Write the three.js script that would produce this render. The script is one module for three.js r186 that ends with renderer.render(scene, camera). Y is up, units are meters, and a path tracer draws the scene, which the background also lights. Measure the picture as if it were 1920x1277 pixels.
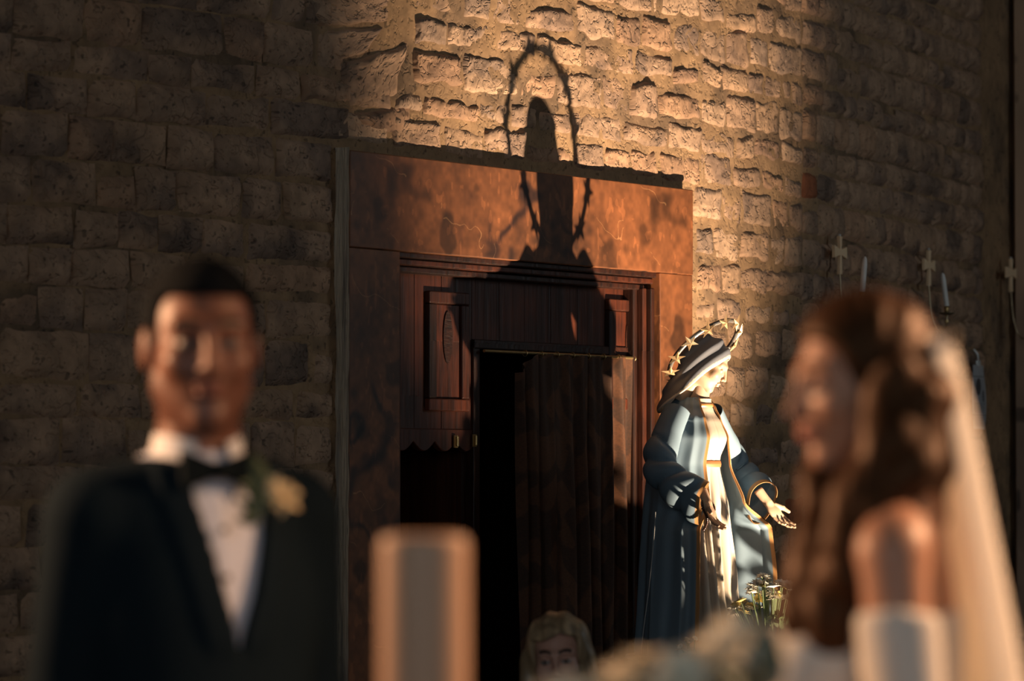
import * as THREE from 'three';
import { RoundedBoxGeometry } from 'three/addons/geometries/RoundedBoxGeometry.js';
import { mergeGeometries, mergeVertices } from 'three/addons/utils/BufferGeometryUtils.js';
import { RectAreaLightUniformsLib } from 'three/addons/lights/RectAreaLightUniformsLib.js';

// ------------------------------------------------------------------ camera, lights, exposure
const scene = new THREE.Scene();
scene.background = new THREE.Color(0x000000);
const W = 1920, H = 1277, FPX = 7200, HORIZON = 900, CAM_Y = 1.5;
const PITCH = Math.atan((HORIZON - H / 2) / FPX);
const camera = new THREE.PerspectiveCamera(2 * Math.atan(H / 2 / FPX) * 180 / Math.PI, W / H, 0.1, 100);
camera.position.set(0, CAM_Y, 0);
camera.rotation.set(PITCH, 0, 0);
camera.focus = 14.15;
camera.userData.fStop = 3.0;
scene.add(camera);
const renderer = new THREE.WebGLRenderer();
renderer.toneMapping = THREE.LinearToneMapping;
renderer.toneMappingExposure = 1.0;
renderer.shadowMap.enabled = true;
RectAreaLightUniformsLib.init();

// statue stands on its table square to the wall; the flood lamp stands on the floor in front of it
const YAW = 55.2 * Math.PI / 180;                       // the wall at the confessional and the statue face this way
const STATUE = new THREE.Vector3(0.665, 0.85, -14.0);
const LAMP = new THREE.Vector3(1.961, 0.33, -13.34);
const LAMP_AIM = new THREE.Vector3(0.345, 2.72, -14.62);
const LAMP_POWER = 104, LAMP_COLOR = new THREE.Color().setRGB(1.0, 0.75, 0.51);
const WINDOW_POWER = 3.5, AISLE_POWER = 2.3, WINDOW_COLOR = new THREE.Color().setRGB(0.80, 0.93, 1.0);
const SIDE_COLOR = new THREE.Color().setRGB(1.0, 0.56, 0.30);
const SIDE_LAMPS = [[-3.2, 2.5, -6.25, 66, 0.1, 1.48, -5.0], [2.8, 2.8, -5.75, 56, 0.1, 1.42, -4.95]];   // x, y, z, power, aim

// ------------------------------------------------------------------ small helpers
let seed = 7;
const rnd = () => { seed = (seed * 1664525 + 1013904223) >>> 0; return seed / 4294967296; };
const rr = (a, b) => a + (b - a) * rnd();
const lerp = (a, b, t) => a + (b - a) * t;
const clamp = (x, a, b) => Math.min(b, Math.max(a, x));
const sst = (a, b, x) => { const t = clamp((x - a) / (b - a), 0, 1); return t * t * (3 - 2 * t); };
const hyp = (x, y, z = 0) => Math.sqrt(x * x + y * y + z * z);
const V = (x, y, z) => new THREE.Vector3(x, y, z);
function hash3(x, y, z) {
  let h = Math.imul(x | 0, 374761393) ^ Math.imul(y | 0, 668265263) ^ Math.imul(z | 0, 2147483647 - 1274126177);
  h = Math.imul(h ^ (h >>> 13), 1274126177); h ^= h >>> 16;
  return (h >>> 0) / 4294967296;
}
function vnoise(x, y, z = 0) {                           // value noise, -1 .. 1
  const ix = Math.floor(x), iy = Math.floor(y), iz = Math.floor(z);
  let fx = x - ix, fy = y - iy, fz = z - iz;
  fx = fx * fx * (3 - 2 * fx); fy = fy * fy * (3 - 2 * fy); fz = fz * fz * (3 - 2 * fz);
  const a = lerp(lerp(hash3(ix, iy, iz), hash3(ix + 1, iy, iz), fx), lerp(hash3(ix, iy + 1, iz), hash3(ix + 1, iy + 1, iz), fx), fy);
  const b = lerp(lerp(hash3(ix, iy, iz + 1), hash3(ix + 1, iy, iz + 1), fx), lerp(hash3(ix, iy + 1, iz + 1), hash3(ix + 1, iy + 1, iz + 1), fx), fy);
  return lerp(a, b, fz) * 2 - 1;
}
const fbm = (x, y, z = 0, n = 3) => { let s = 0, a = 0.5; for (let i = 0; i < n; i++) { s += a * vnoise(x, y, z); x = x * 2.03 + 7.1; y = y * 2.03 + 3.7; z = z * 2.03 + 1.3; a *= 0.5; } return s; };
function tnoise(u, v, n, k) {                            // tiling value noise over the unit square, n cells
  const x = u * n, y = v * n, ix = Math.floor(x), iy = Math.floor(y), w = (q) => ((q % n) + n) % n;
  let fx = x - ix, fy = y - iy; fx = fx * fx * (3 - 2 * fx); fy = fy * fy * (3 - 2 * fy);
  return lerp(lerp(hash3(w(ix), w(iy), k), hash3(w(ix + 1), w(iy), k), fx), lerp(hash3(w(ix), w(iy + 1), k), hash3(w(ix + 1), w(iy + 1), k), fx), fy);
}
const tfbm = (u, v, n, k, o = 4) => { let s = 0, a = 0.5, t = 0; for (let i = 0; i < o; i++) { s += a * tnoise(u, v, n, k + i); t += a; n *= 2; a *= 0.55; } return s / t; };
function tex(n, fn, srgb, rx = 1, ry = 1) {              // fn(u, v) -> [r, g, b] 0..1
  const d = new Uint8Array(n * n * 4);
  for (let j = 0; j < n; j++) for (let i = 0; i < n; i++) {
    const c = fn(i / n, j / n), k = (j * n + i) * 4;
    for (let q = 0; q < 3; q++) d[k + q] = clamp(Math.round((Array.isArray(c) ? c[q] : c) * 255), 0, 255);
    d[k + 3] = 255;
  }
  const t = new THREE.DataTexture(d, n, n);
  t.wrapS = t.wrapT = THREE.RepeatWrapping; t.magFilter = THREE.LinearFilter; t.minFilter = THREE.LinearMipmapLinearFilter; t.generateMipmaps = true;
  if (srgb) t.colorSpace = THREE.SRGBColorSpace;
  t.repeat.set(rx, ry); t.needsUpdate = true; return t;
}
const std = (o) => new THREE.MeshStandardMaterial(o);
const lin = (r, g, b) => new THREE.Color().setRGB(r, g, b);
const names = {};
const numbered = (n) => { const k = names[n] = (names[n] ?? -1) + 1; return k ? n + '_' + String(k).padStart(3, '0') : n; };
function put(o) { o.traverse((m) => { if (m.isMesh) { m.castShadow = m.receiveShadow = true; } }); return o; }
function part(name, geo, mat, parent, label) { const m = new THREE.Mesh(geo, mat); m.name = name; if (label) m.userData.label = label; m.castShadow = m.receiveShadow = true; parent.add(m); return m; }
function thing(name, label, category, pos = [0, 0, 0], turn = 0, group) {
  const g = new THREE.Group(); g.name = numbered(name); g.position.set(...pos); g.rotation.y = turn; g.userData = { label, category }; if (group) g.userData.group = group; scene.add(g); return g;
}
function single(name, label, category, geo, mat, group) { const m = part(numbered(name), geo, mat, scene); m.userData = { label, category }; if (group) m.userData.group = group; return m; }
function struct(name, geo, mat, label, category) { const m = part(name, geo, mat, scene); m.userData = { kind: 'structure', label, category }; return m; }
const tr = (g, x, y, z) => g.translate(x, y, z);
function box(w, h, d, x = 0, y = 0, z = 0, r = 0) { const g = r ? new RoundedBoxGeometry(w, h, d, 2, r) : new THREE.BoxGeometry(w, h, d); return g.translate(x, y, z); }
function tube(pts, rad, seg = 24, sides = 8, closed = false) { return new THREE.TubeGeometry(new THREE.CatmullRomCurve3(pts.map((p) => p.isVector3 ? p : V(...p)), closed), seg, rad, sides, closed); }
const lathe = (pts, n = 24) => new THREE.LatheGeometry(pts.map((p) => new THREE.Vector2(p[0], p[1])), n);
function clean(list) {                                   // make geometries mergeable: same attributes, all indexed
  return list.map((g) => { g = g.index ? g.toNonIndexed() : g; const o = new THREE.BufferGeometry(); o.setAttribute('position', g.attributes.position); o.setAttribute('normal', g.attributes.normal); o.setAttribute('uv', g.attributes.uv ?? new THREE.BufferAttribute(new Float32Array(g.attributes.position.count * 2), 2)); return o; });
}
const merge = (list) => mergeGeometries(clean(list));
function patch(nu, nv, fn, wrapU = false, colFn) {       // fn(u, v) -> Vector3; a smooth sheet
  const p = [], uv = [], idx = [], c = [];
  for (let j = 0; j <= nv; j++) for (let i = 0; i <= nu; i++) { const q = fn(i / nu, j / nv); p.push(q.x, q.y, q.z); uv.push(i / nu, j / nv); if (colFn) c.push(...colFn(i / nu, j / nv, q)); }
  for (let j = 0; j < nv; j++) for (let i = 0; i < nu; i++) { const a = j * (nu + 1) + i; idx.push(a, a + 1, a + nu + 2, a, a + nu + 2, a + nu + 1); }
  const g = new THREE.BufferGeometry();
  g.setAttribute('position', new THREE.Float32BufferAttribute(p, 3)); g.setAttribute('uv', new THREE.Float32BufferAttribute(uv, 2)); if (colFn) g.setAttribute('color', new THREE.Float32BufferAttribute(c, 3));
  g.setIndex(idx); g.computeVertexNormals();
  if (wrapU) { const n = g.attributes.normal; for (let j = 0; j <= nv; j++) { const a = j * (nu + 1), b = a + nu, s = V(n.getX(a) + n.getX(b), n.getY(a) + n.getY(b), n.getZ(a) + n.getZ(b)).normalize(); n.setXYZ(a, s.x, s.y, s.z); n.setXYZ(b, s.x, s.y, s.z); } }
  return g;
}
function thick(nu, nv, fn, t, colFn) {                   // a sheet with thickness t, closed along its rim
  const F = patch(nu, nv, fn, false, colFn), P = F.attributes.position, N = F.attributes.normal, n = P.count, k = nu + 1;
  const p = Array.from(P.array), nn = Array.from(N.array), uv = Array.from(F.attributes.uv.array), idx = Array.from(F.index.array), c = colFn ? Array.from(F.attributes.color.array) : null;
  for (let i = 0; i < n; i++) { p.push(P.getX(i) - N.getX(i) * t, P.getY(i) - N.getY(i) * t, P.getZ(i) - N.getZ(i) * t); nn.push(-N.getX(i), -N.getY(i), -N.getZ(i)); uv.push(F.attributes.uv.getX(i), F.attributes.uv.getY(i)); if (c) c.push(c[i * 3], c[i * 3 + 1], c[i * 3 + 2]); }
  const m = F.index.count; for (let i = 0; i < m; i += 3) idx.push(idx[i] + n, idx[i + 2] + n, idx[i + 1] + n);
  const rim = []; for (let i = 0; i < nu; i++) rim.push([i + 1, i], [nv * k + i, nv * k + i + 1]); for (let j = 0; j < nv; j++) rim.push([j * k, (j + 1) * k], [(j + 1) * k + nu, j * k + nu]);
  for (const [a, b] of rim) idx.push(a, b, b + n, a, b + n, a + n);
  const g = new THREE.BufferGeometry(); g.setAttribute('position', new THREE.Float32BufferAttribute(p, 3)); g.setAttribute('normal', new THREE.Float32BufferAttribute(nn, 3)); g.setAttribute('uv', new THREE.Float32BufferAttribute(uv, 2)); if (c) g.setAttribute('color', new THREE.Float32BufferAttribute(c, 3)); g.setIndex(idx); return g;
}
function crom(list, t) {                                 // Catmull-Rom through a list of number arrays, t 0..1
  const n = list.length - 1, x = clamp(t, 0, 1) * n, i = Math.min(n - 1, Math.floor(x)), f = x - i, g = (k) => list[clamp(k, 0, n)];
  return list[0].map((_, q) => { const a = g(i - 1)[q], b = g(i)[q], c = g(i + 1)[q], d = g(i + 2)[q]; return 0.5 * (2 * b + (c - a) * f + (2 * a - 5 * b + 4 * c - d) * f * f + (3 * b - a - 3 * c + d) * f * f * f); });
}
function keyed(keys, y) {                                // rows [y, ...values], smooth between them
  if (y <= keys[0][0]) return keys[0].slice(1); const n = keys.length;
  if (y >= keys[n - 1][0]) return keys[n - 1].slice(1);
  let i = 0; while (y > keys[i + 1][0]) i++;
  const t = (y - keys[i][0]) / (keys[i + 1][0] - keys[i][0]), q = t * t * (3 - 2 * t), m = t * 0.5 + q * 0.5;
  return keys[i].slice(1).map((v, k) => lerp(v, keys[i + 1][k + 1], m));
}

// ------------------------------------------------------------------ signed distance fields and their mesher
const smin = (a, b, k) => { const h = Math.max(k - Math.abs(a - b), 0) / k; return Math.min(a, b) - h * h * k * 0.25; };
const smax = (a, b, k) => -smin(-a, -b, k);
const sph = (x, y, z, cx, cy, cz, r) => hyp(x - cx, y - cy, z - cz) - r;
function ell(x, y, z, cx, cy, cz, a, b, c) { x -= cx; y -= cy; z -= cz; const k0 = hyp(x / a, y / b, z / c), k1 = hyp(x / (a * a), y / (b * b), z / (c * c)); return k1 < 1e-9 ? -Math.min(a, b, c) : k0 * (k0 - 1) / k1; }
function cap(x, y, z, ax, ay, az, bx, by, bz, ra, rb) {
  const dx = bx - ax, dy = by - ay, dz = bz - az, px = x - ax, py = y - ay, pz = z - az, t = clamp((px * dx + py * dy + pz * dz) / (dx * dx + dy * dy + dz * dz), 0, 1);
  return hyp(px - dx * t, py - dy * t, pz - dz * t) - lerp(ra, rb, t);
}
function sdfMesh(f, lo, hi, h, col) {
  const nx = Math.ceil((hi[0] - lo[0]) / h) + 1, ny = Math.ceil((hi[1] - lo[1]) / h) + 1, nz = Math.ceil((hi[2] - lo[2]) / h) + 1;
  const D = new Float32Array(nx * ny * nz), at = (i, j, k) => (k * ny + j) * nx + i, B = 4, reach = 1.7 * h * B * 0.87;
  for (let k0 = 0; k0 < nz; k0 += B) for (let j0 = 0; j0 < ny; j0 += B) for (let i0 = 0; i0 < nx; i0 += B) {
    const c = f(lo[0] + (i0 + B / 2) * h, lo[1] + (j0 + B / 2) * h, lo[2] + (k0 + B / 2) * h), far = Math.abs(c) > reach;
    for (let k = k0; k < Math.min(nz, k0 + B); k++) for (let j = j0; j < Math.min(ny, j0 + B); j++) for (let i = i0; i < Math.min(nx, i0 + B); i++) D[at(i, j, k)] = far ? c : f(lo[0] + i * h, lo[1] + j * h, lo[2] + k * h);
  }
  const id = new Int32Array(nx * ny * nz).fill(-1), P = [], N = [], C = [], I = [], e = h * 0.6;
  for (let k = 0; k < nz - 1; k++) for (let j = 0; j < ny - 1; j++) for (let i = 0; i < nx - 1; i++) {
    let m = 0; for (let q = 0; q < 8; q++) if (D[at(i + (q & 1), j + ((q >> 1) & 1), k + (q >> 2))] < 0) m |= 1 << q;
    if (m === 0 || m === 255) continue;
    let sx = 0, sy = 0, sz = 0, n = 0;
    for (let a = 0; a < 8; a++) for (const b of [a | 1, a | 2, a | 4]) if (b > a && ((m >> a) & 1) !== ((m >> b) & 1)) {
      const va = D[at(i + (a & 1), j + ((a >> 1) & 1), k + (a >> 2))], vb = D[at(i + (b & 1), j + ((b >> 1) & 1), k + (b >> 2))], t = va / (va - vb);
      sx += lerp(a & 1, b & 1, t); sy += lerp((a >> 1) & 1, (b >> 1) & 1, t); sz += lerp(a >> 2, b >> 2, t); n++;
    }
    const x = lo[0] + (i + sx / n) * h, y = lo[1] + (j + sy / n) * h, z = lo[2] + (k + sz / n) * h;
    let gx = f(x + e, y, z) - f(x - e, y, z), gy = f(x, y + e, z) - f(x, y - e, z), gz = f(x, y, z + e) - f(x, y, z - e); const gl = hyp(gx, gy, gz) || 1;
    id[at(i, j, k)] = P.length / 3; P.push(x, y, z); N.push(gx / gl, gy / gl, gz / gl); if (col) C.push(...col(x, y, z));
  }
  const quad = (a, b, c, d, flip) => { if (a < 0 || b < 0 || c < 0 || d < 0) return; flip ? I.push(a, c, b, a, d, c) : I.push(a, b, c, a, c, d); };
  for (let k = 1; k < nz - 1; k++) for (let j = 1; j < ny - 1; j++) for (let i = 1; i < nx - 1; i++) {
    const s = D[at(i, j, k)] < 0;
    if (s !== D[at(i + 1, j, k)] < 0) quad(id[at(i, j - 1, k - 1)], id[at(i, j, k - 1)], id[at(i, j, k)], id[at(i, j - 1, k)], !s);
    if (s !== D[at(i, j + 1, k)] < 0) quad(id[at(i - 1, j, k - 1)], id[at(i - 1, j, k)], id[at(i, j, k)], id[at(i, j, k - 1)], !s);
    if (s !== D[at(i, j, k + 1)] < 0) quad(id[at(i - 1, j - 1, k)], id[at(i, j - 1, k)], id[at(i, j, k)], id[at(i - 1, j, k)], !s);
  }
  const g = new THREE.BufferGeometry(); g.setAttribute('position', new THREE.Float32BufferAttribute(P, 3)); g.setAttribute('normal', new THREE.Float32BufferAttribute(N, 3)); if (col) g.setAttribute('color', new THREE.Float32BufferAttribute(C, 3)); g.setIndex(I); return g;
}
function joinColored(list) {                             // merge indexed geometries that carry colours
  return mergeGeometries(list.map((g) => { const o = new THREE.BufferGeometry(); for (const k of ['position', 'normal', 'color']) o.setAttribute(k, g.attributes[k]); o.setIndex(g.index); return o; }));
}
// a head about 0.235 m high round its own middle, face towards +z; o: {fem, neck}
function headField(o = {}) {
  const fem = o.fem ? 1 : 0, jw = fem ? 0.85 : 1, neckR = fem ? 0.043 : 0.058;
  return (x, y, z) => {
    const ax = Math.abs(x);
    let d = ell(x, y, z, 0, 0.034, -0.016, 0.074, 0.084, 0.094);
    d = smin(d, ell(x, y, z, 0, -0.03, 0.022, 0.06 * (fem ? 0.96 : 1), 0.08, 0.07), 0.03);
    d = smin(d, cap(ax, y, z, 0.05 * jw, -0.055, 0.0, 0.004, -0.1, 0.06, 0.02, fem ? 0.015 : 0.021), 0.03);
    d = smin(d, sph(ax, y, z, 0.042, -0.022, 0.06, 0.019), 0.025);
    d = smin(d, cap(ax, y, z, 0.012, 0.028, 0.084, 0.045, 0.03, 0.066, fem ? 0.006 : 0.01, 0.008), 0.02);
    d = smax(d, -ell(ax, y, z, 0.032, 0.008, fem ? 0.098 : 0.095, fem ? 0.02 : 0.023, fem ? 0.013 : 0.016, 0.019), 0.014);
    d = smin(d, sph(ax, y, z, 0.031, 0.004, fem ? 0.0735 : 0.0705, 0.0125), 0.003);
    d = smin(d, cap(x, y, z, 0, 0.022, 0.086, 0, -0.028, 0.108, 0.006, fem ? 0.0085 : 0.0115), 0.012);
    d = smin(d, sph(ax, y, z, 0.0105, -0.032, 0.098, 0.0075), 0.006);
    d = smin(d, ell(x, y, z, 0, -0.0555, 0.0905, 0.021, 0.0055, 0.009), 0.005);
    d = smin(d, ell(x, y, z, 0, -0.0665, 0.088, 0.018, 0.0065, 0.009), 0.005);
    d = smin(d, ell(x, y, z, 0, -0.102, 0.066, 0.018, 0.013, 0.014), 0.02);
    d = smin(d, ell(ax, y - 0.004, z + 0.006 + (ax - 0.078) * 0.6, 0.079, -0.006, -0.006, 0.009, 0.031, 0.019), 0.008);
    d = smin(d, cap(x, y, z, 0, -0.06, -0.022, 0, -0.21, -0.035, neckR, neckR * 1.1), 0.03);
    return d;
  };
}
function faceColor(skin, lip, brow, o = {}) {            // painted features of the same head
  return (x, y, z) => {
    const ax = Math.abs(x); let c = skin;
    if (z > 0.06) {
      const l = hyp(x / 0.024, (y + 0.061) / 0.0095); if (l < 1) c = lip;
      const by = y - (0.031 + 0.006 * Math.sin((ax - 0.012) / 0.04 * Math.PI)); if (ax > 0.012 && ax < 0.05 && Math.abs(by) < (o.thinBrow ? 0.0022 : 0.005)) c = brow;
      const ex = (ax - 0.031), ey = (y - 0.004);
      if (hyp(ex / 0.0135, ey / (o.lids ?? 0.0065)) < 1) c = hyp(ex, ey) < 0.0055 ? (o.iris ?? [0.05, 0.03, 0.02]) : (o.white ?? [0.6, 0.55, 0.5]);
      else if (hyp(ex / 0.0155, ey / ((o.lids ?? 0.0065) + 0.002)) < 1) c = brow;
    }
    return c;
  };
}
// a hand: wrist at the origin, fingers along -y, palm towards +z, thumb towards +x; length 0.17 at scale 1
function handField(curl = 0.25, side = 1) {
  const chains = [];
  const base = [[0.030, -0.085, 0.072, 0.0085], [0.010, -0.09, 0.08, 0.009], [-0.010, -0.087, 0.074, 0.0085], [-0.028, -0.078, 0.058, 0.0075]];
  base.forEach(([bx, by, len, r], i) => {
    let p = [bx, by, 0], a = curl * (0.6 + 0.25 * i); const segs = [0.45, 0.3, 0.25], sp = bx * 0.9;
    for (const s of segs) { const q = [p[0] + sp * len * s * 2, p[1] - Math.cos(a) * len * s, p[2] + Math.sin(a) * len * s]; chains.push([p, q, r, r * 0.9]); p = q; r *= 0.9; a += curl * 1.1; }
  });
  chains.push([[0.025, -0.028, 0.004], [0.048, -0.058, 0.014], 0.0135, 0.0115], [[0.048, -0.058, 0.014], [0.058, -0.09, 0.022], 0.0105, 0.008]);
  return (x, y, z) => {
    x *= side;
    let d = cap(x, y, z, 0, 0.06, 0, 0, 0.0, 0, 0.022, 0.02);
    let q = ell(x, y, z, 0.002, -0.05, 0, 0.04, 0.05, 0.015); d = smin(d, q, 0.02);
    for (const [a, b, ra, rb] of chains) d = smin(d, cap(x, y, z, ...a, ...b, ra, rb), 0.005);
    return d;
  };
}
// ------------------------------------------------------------------ the curved stone wall: plan curve, s along it from the confessional's near edge
const wallAngle = (s) => (55.2 + (s < -0.1 ? (s + 0.1) * 5.5 : s > 2.33 ? Math.min(11, (s - 2.33) * 9) : 0)) * Math.PI / 180;
const S0 = -5, S1 = 8, DS = 0.02, plan = [];
{
  const walk = (from, to) => { let x = -0.5634, z = -13.3; const out = [[0, x, z]]; const st = to > from ? DS : -DS; for (let s = from; (st > 0 ? s < to - 1e-6 : s > to + 1e-6); s += st) { const a = wallAngle(Math.max(s + st / 2, -2.4)); x += Math.cos(a) * st; z -= Math.sin(a) * st; out.push([s + st, x, z]); } return out; };
  plan.push(...walk(0, S0).slice(1).reverse(), ...walk(0, S1));
}
function wallP(s, y, out = 0) {
  const k = clamp((s - S0) / DS, 0, plan.length - 1.001), i = Math.floor(k), f = k - i, a = plan[i], b = plan[i + 1], t = wallAngle(Math.max(s, -2.4));
  return V(lerp(a[1], b[1], f) + Math.sin(t) * out, y, lerp(a[2], b[2], f) + Math.cos(t) * out);
}
function ray(px, py) { const dx = (px - W / 2) / FPX, dy = (H / 2 - py) / FPX, c = Math.cos(PITCH), s = Math.sin(PITCH); return V(dx, dy * c + s, -(c - dy * s)); }
const at = (px, py, depth) => { const r = ray(px, py); return V(r.x / -r.z * depth, CAM_Y + r.y / -r.z * depth, -depth); };
function onWall(px, py) {                                // picture of the wall -> [s, y]
  const r = ray(px, py), q = r.x / -r.z; let lo = 0, hi = plan.length - 1;
  const g = (i) => plan[i][1] - q * -plan[i][2];
  while (hi - lo > 1) { const m = (lo + hi) >> 1; g(m) > 0 ? hi = m : lo = m; }
  const f = g(lo) / (g(lo) - g(hi)), s = plan[lo][0] + f * DS, d = -lerp(plan[lo][2], plan[hi][2], f);
  return [s, CAM_Y + r.y / -r.z * d];
}
// materials of the masonry
const stoneMap = tex(512, (u, v) => { const a = tfbm(u, v, 6, 3, 5), b = tfbm(u, v, 24, 11, 4), c = tfbm(u, v, 4, 40, 4), pit = 1 - 0.3 * sst(0.74, 0.84, tfbm(u, v, 48, 77, 2)); const k = (0.60 + 0.30 * a + 0.20 * (b - 0.5)) * pit, g = sst(0.48, 0.66, c) * 0.13, w = sst(0.55, 0.30, c) * 0.10; return [k * 1.06 - g * 0.95 + w, k * 0.97 - g * 0.80 + w * 0.9, k * 0.86 - g * 0.55 + w * 0.7]; }, true);
const stoneBump = tex(512, (u, v) => { const a = tfbm(u, v, 8, 5, 5), b = tfbm(u, v, 40, 21, 3), c = 1 - Math.abs(2 * tfbm(u, v, 9, 63, 4) - 1), d = 1 - Math.abs(2 * tfbm(u, v, 14, 163, 3) - 1); return clamp(0.25 + 0.5 * a + 0.3 * b - 0.25 * sst(0.38, 0.28, b) - 0.4 * sst(0.95, 1.0, c) * sst(0.4, 0.6, a) - 0.3 * sst(0.96, 1.0, d) * sst(0.55, 0.4, a), 0, 1); }, false);
const stoneTints = [[0.54, 0.425, 0.325], [0.50, 0.40, 0.315], [0.57, 0.455, 0.345], [0.47, 0.385, 0.31], [0.52, 0.39, 0.29], [0.60, 0.495, 0.39]];
const stoneMats = stoneTints.map((c) => std({ color: lin(c[0] * 1.15, c[1] * 1.105, c[2] * 1.20), map: stoneMap, bumpMap: stoneBump, bumpScale: 0.013, roughness: 0.95 }));
const brickMat = std({ color: lin(0.36, 0.15, 0.09), map: stoneMap, bumpMap: stoneBump, bumpScale: 0.006, roughness: 0.95 });
const mortarMat = std({ color: lin(0.46, 0.345, 0.245), map: stoneMap, bumpMap: stoneBump, bumpScale: 0.008, roughness: 0.97 });
const plasterMat = std({ color: lin(0.95, 0.95, 0.95), map: stoneMap, bumpMap: stoneBump, bumpScale: 0.006, roughness: 0.95 });

const wallGroup = new THREE.Group(); wallGroup.name = 'wall_back'; wallGroup.userData = { kind: 'structure', label: 'rough old stone wall with mortar joints, floodlit above the confessional', category: 'wall' }; scene.add(wallGroup);
const DOOR = { u0: 0.10, u1: 2.13, top: 2.50 };         // hole behind the confessional front
const litZone = (s) => sst(-0.5, 0.1, s) * (1 - sst(3.0, 3.8, s));
const mortarOut = (s, y) => -0.019 + 0.0140 * litZone(s) + 0.010 * fbm(s * 3.1, y * 3.1, 2, 2) + 0.009 * fbm(s * 13, y * 13, 5, 3);
{
  const ys = [], ss = []; for (let y = 0; y <= 5.0001; y += y > 0.6 && y < 3.85 ? 0.025 : 0.15) ys.push(y); ys.push(5.2);
  for (let s = S0; s <= S1; s += s > -1.9 && s < 5.9 ? 0.025 : 0.15) ss.push(s);
  const p = [], uv = [], idx = [], n = ss.length;
  for (const y of ys) for (const s of ss) { const q = wallP(s, y, mortarOut(s, y)); p.push(q.x, q.y, q.z); uv.push(s / 0.9, y / 0.9); }
  for (let j = 0; j < ys.length - 1; j++) for (let i = 0; i < n - 1; i++) {
    if (ss[i] > DOOR.u0 && ss[i + 1] < DOOR.u1 && ys[j + 1] < DOOR.top) continue;
    const a = j * n + i; idx.push(a, a + 1, a + n + 1, a, a + n + 1, a + n);
  }
  const g = new THREE.BufferGeometry(); g.setAttribute('position', new THREE.Float32BufferAttribute(p, 3)); g.setAttribute('uv', new THREE.Float32BufferAttribute(uv, 2)); g.setIndex(idx); g.computeVertexNormals();
  part('mortar_bed', g, mortarMat, wallGroup, 'tan lime mortar between the stones');
}
// one stone: four corners [s, y] (bottom left, bottom right, top right, top left); it swells out of the mortar
function stoneGeo(c, prot, cell, k, topGap) {
  const w = hyp(c[1][0] - c[0][0], c[1][1] - c[0][1]), h = hyp(c[3][0] - c[0][0], c[3][1] - c[0][1]);
  const nu = clamp(Math.round(w / cell), 5, 26), nv = clamp(Math.round(h / cell), 4, 14), tiltY = rr(-0.25, 0.25), tiltS = rr(-0.15, 0.15), u0 = rnd() * 3, v0 = rnd() * 3, soft = rr(0.010, 0.02);
  const g = patch(nu, nv, (u, v) => {
    const U = u, Vv = v;
    let s = lerp(lerp(c[0][0], c[1][0], U), lerp(c[3][0], c[2][0], U), Vv), y = lerp(lerp(c[0][1], c[1][1], U), lerp(c[3][1], c[2][1], U), Vv);
    const wob = c.lit ? 0.015 : 0.008; s += wob * fbm(s * 11, y * 11, k, 2) * 1.6; y += wob * fbm(s * 11 + 9, y * 11, k + 3, 2) * 1.6;
    const ed = Math.min(U * w, (1 - U) * w, Vv * h, (1 - Vv) * h + topGap), e = sst(0, soft, ed);
    const o = -0.020 + (prot + 0.020) * e + e * (0.009 * fbm(s * 9, y * 9, k, 3) + 0.008 * fbm(s * 24, y * 24, k, 3) - 0.008 * Math.max(0, 0.12 - Math.abs(fbm(s * 13 + 5, y * 17, k + 9, 3))) / 0.12 * (Math.sin(k * 7) > 0 ? 1 : 0.3)) + e * prot * ((Vv - 0.5) * tiltY * 2 + (U - 0.5) * tiltS * 2);
    return wallP(s, y, o);
  });
  const uv = g.attributes.uv; for (let i = 0; i < uv.count; i++) uv.setXY(i, u0 + uv.getX(i) * w / 0.8, v0 + uv.getY(i) * h / 0.8);
  return g;
}
const stones = [];
const addStone = (c, prot, mat, key) => { const cs = (c[0][0] + c[2][0]) / 2, cy = (c[0][1] + c[2][1]) / 2; stones.push({ c, prot, mat, cs, cy, key }); };
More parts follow.
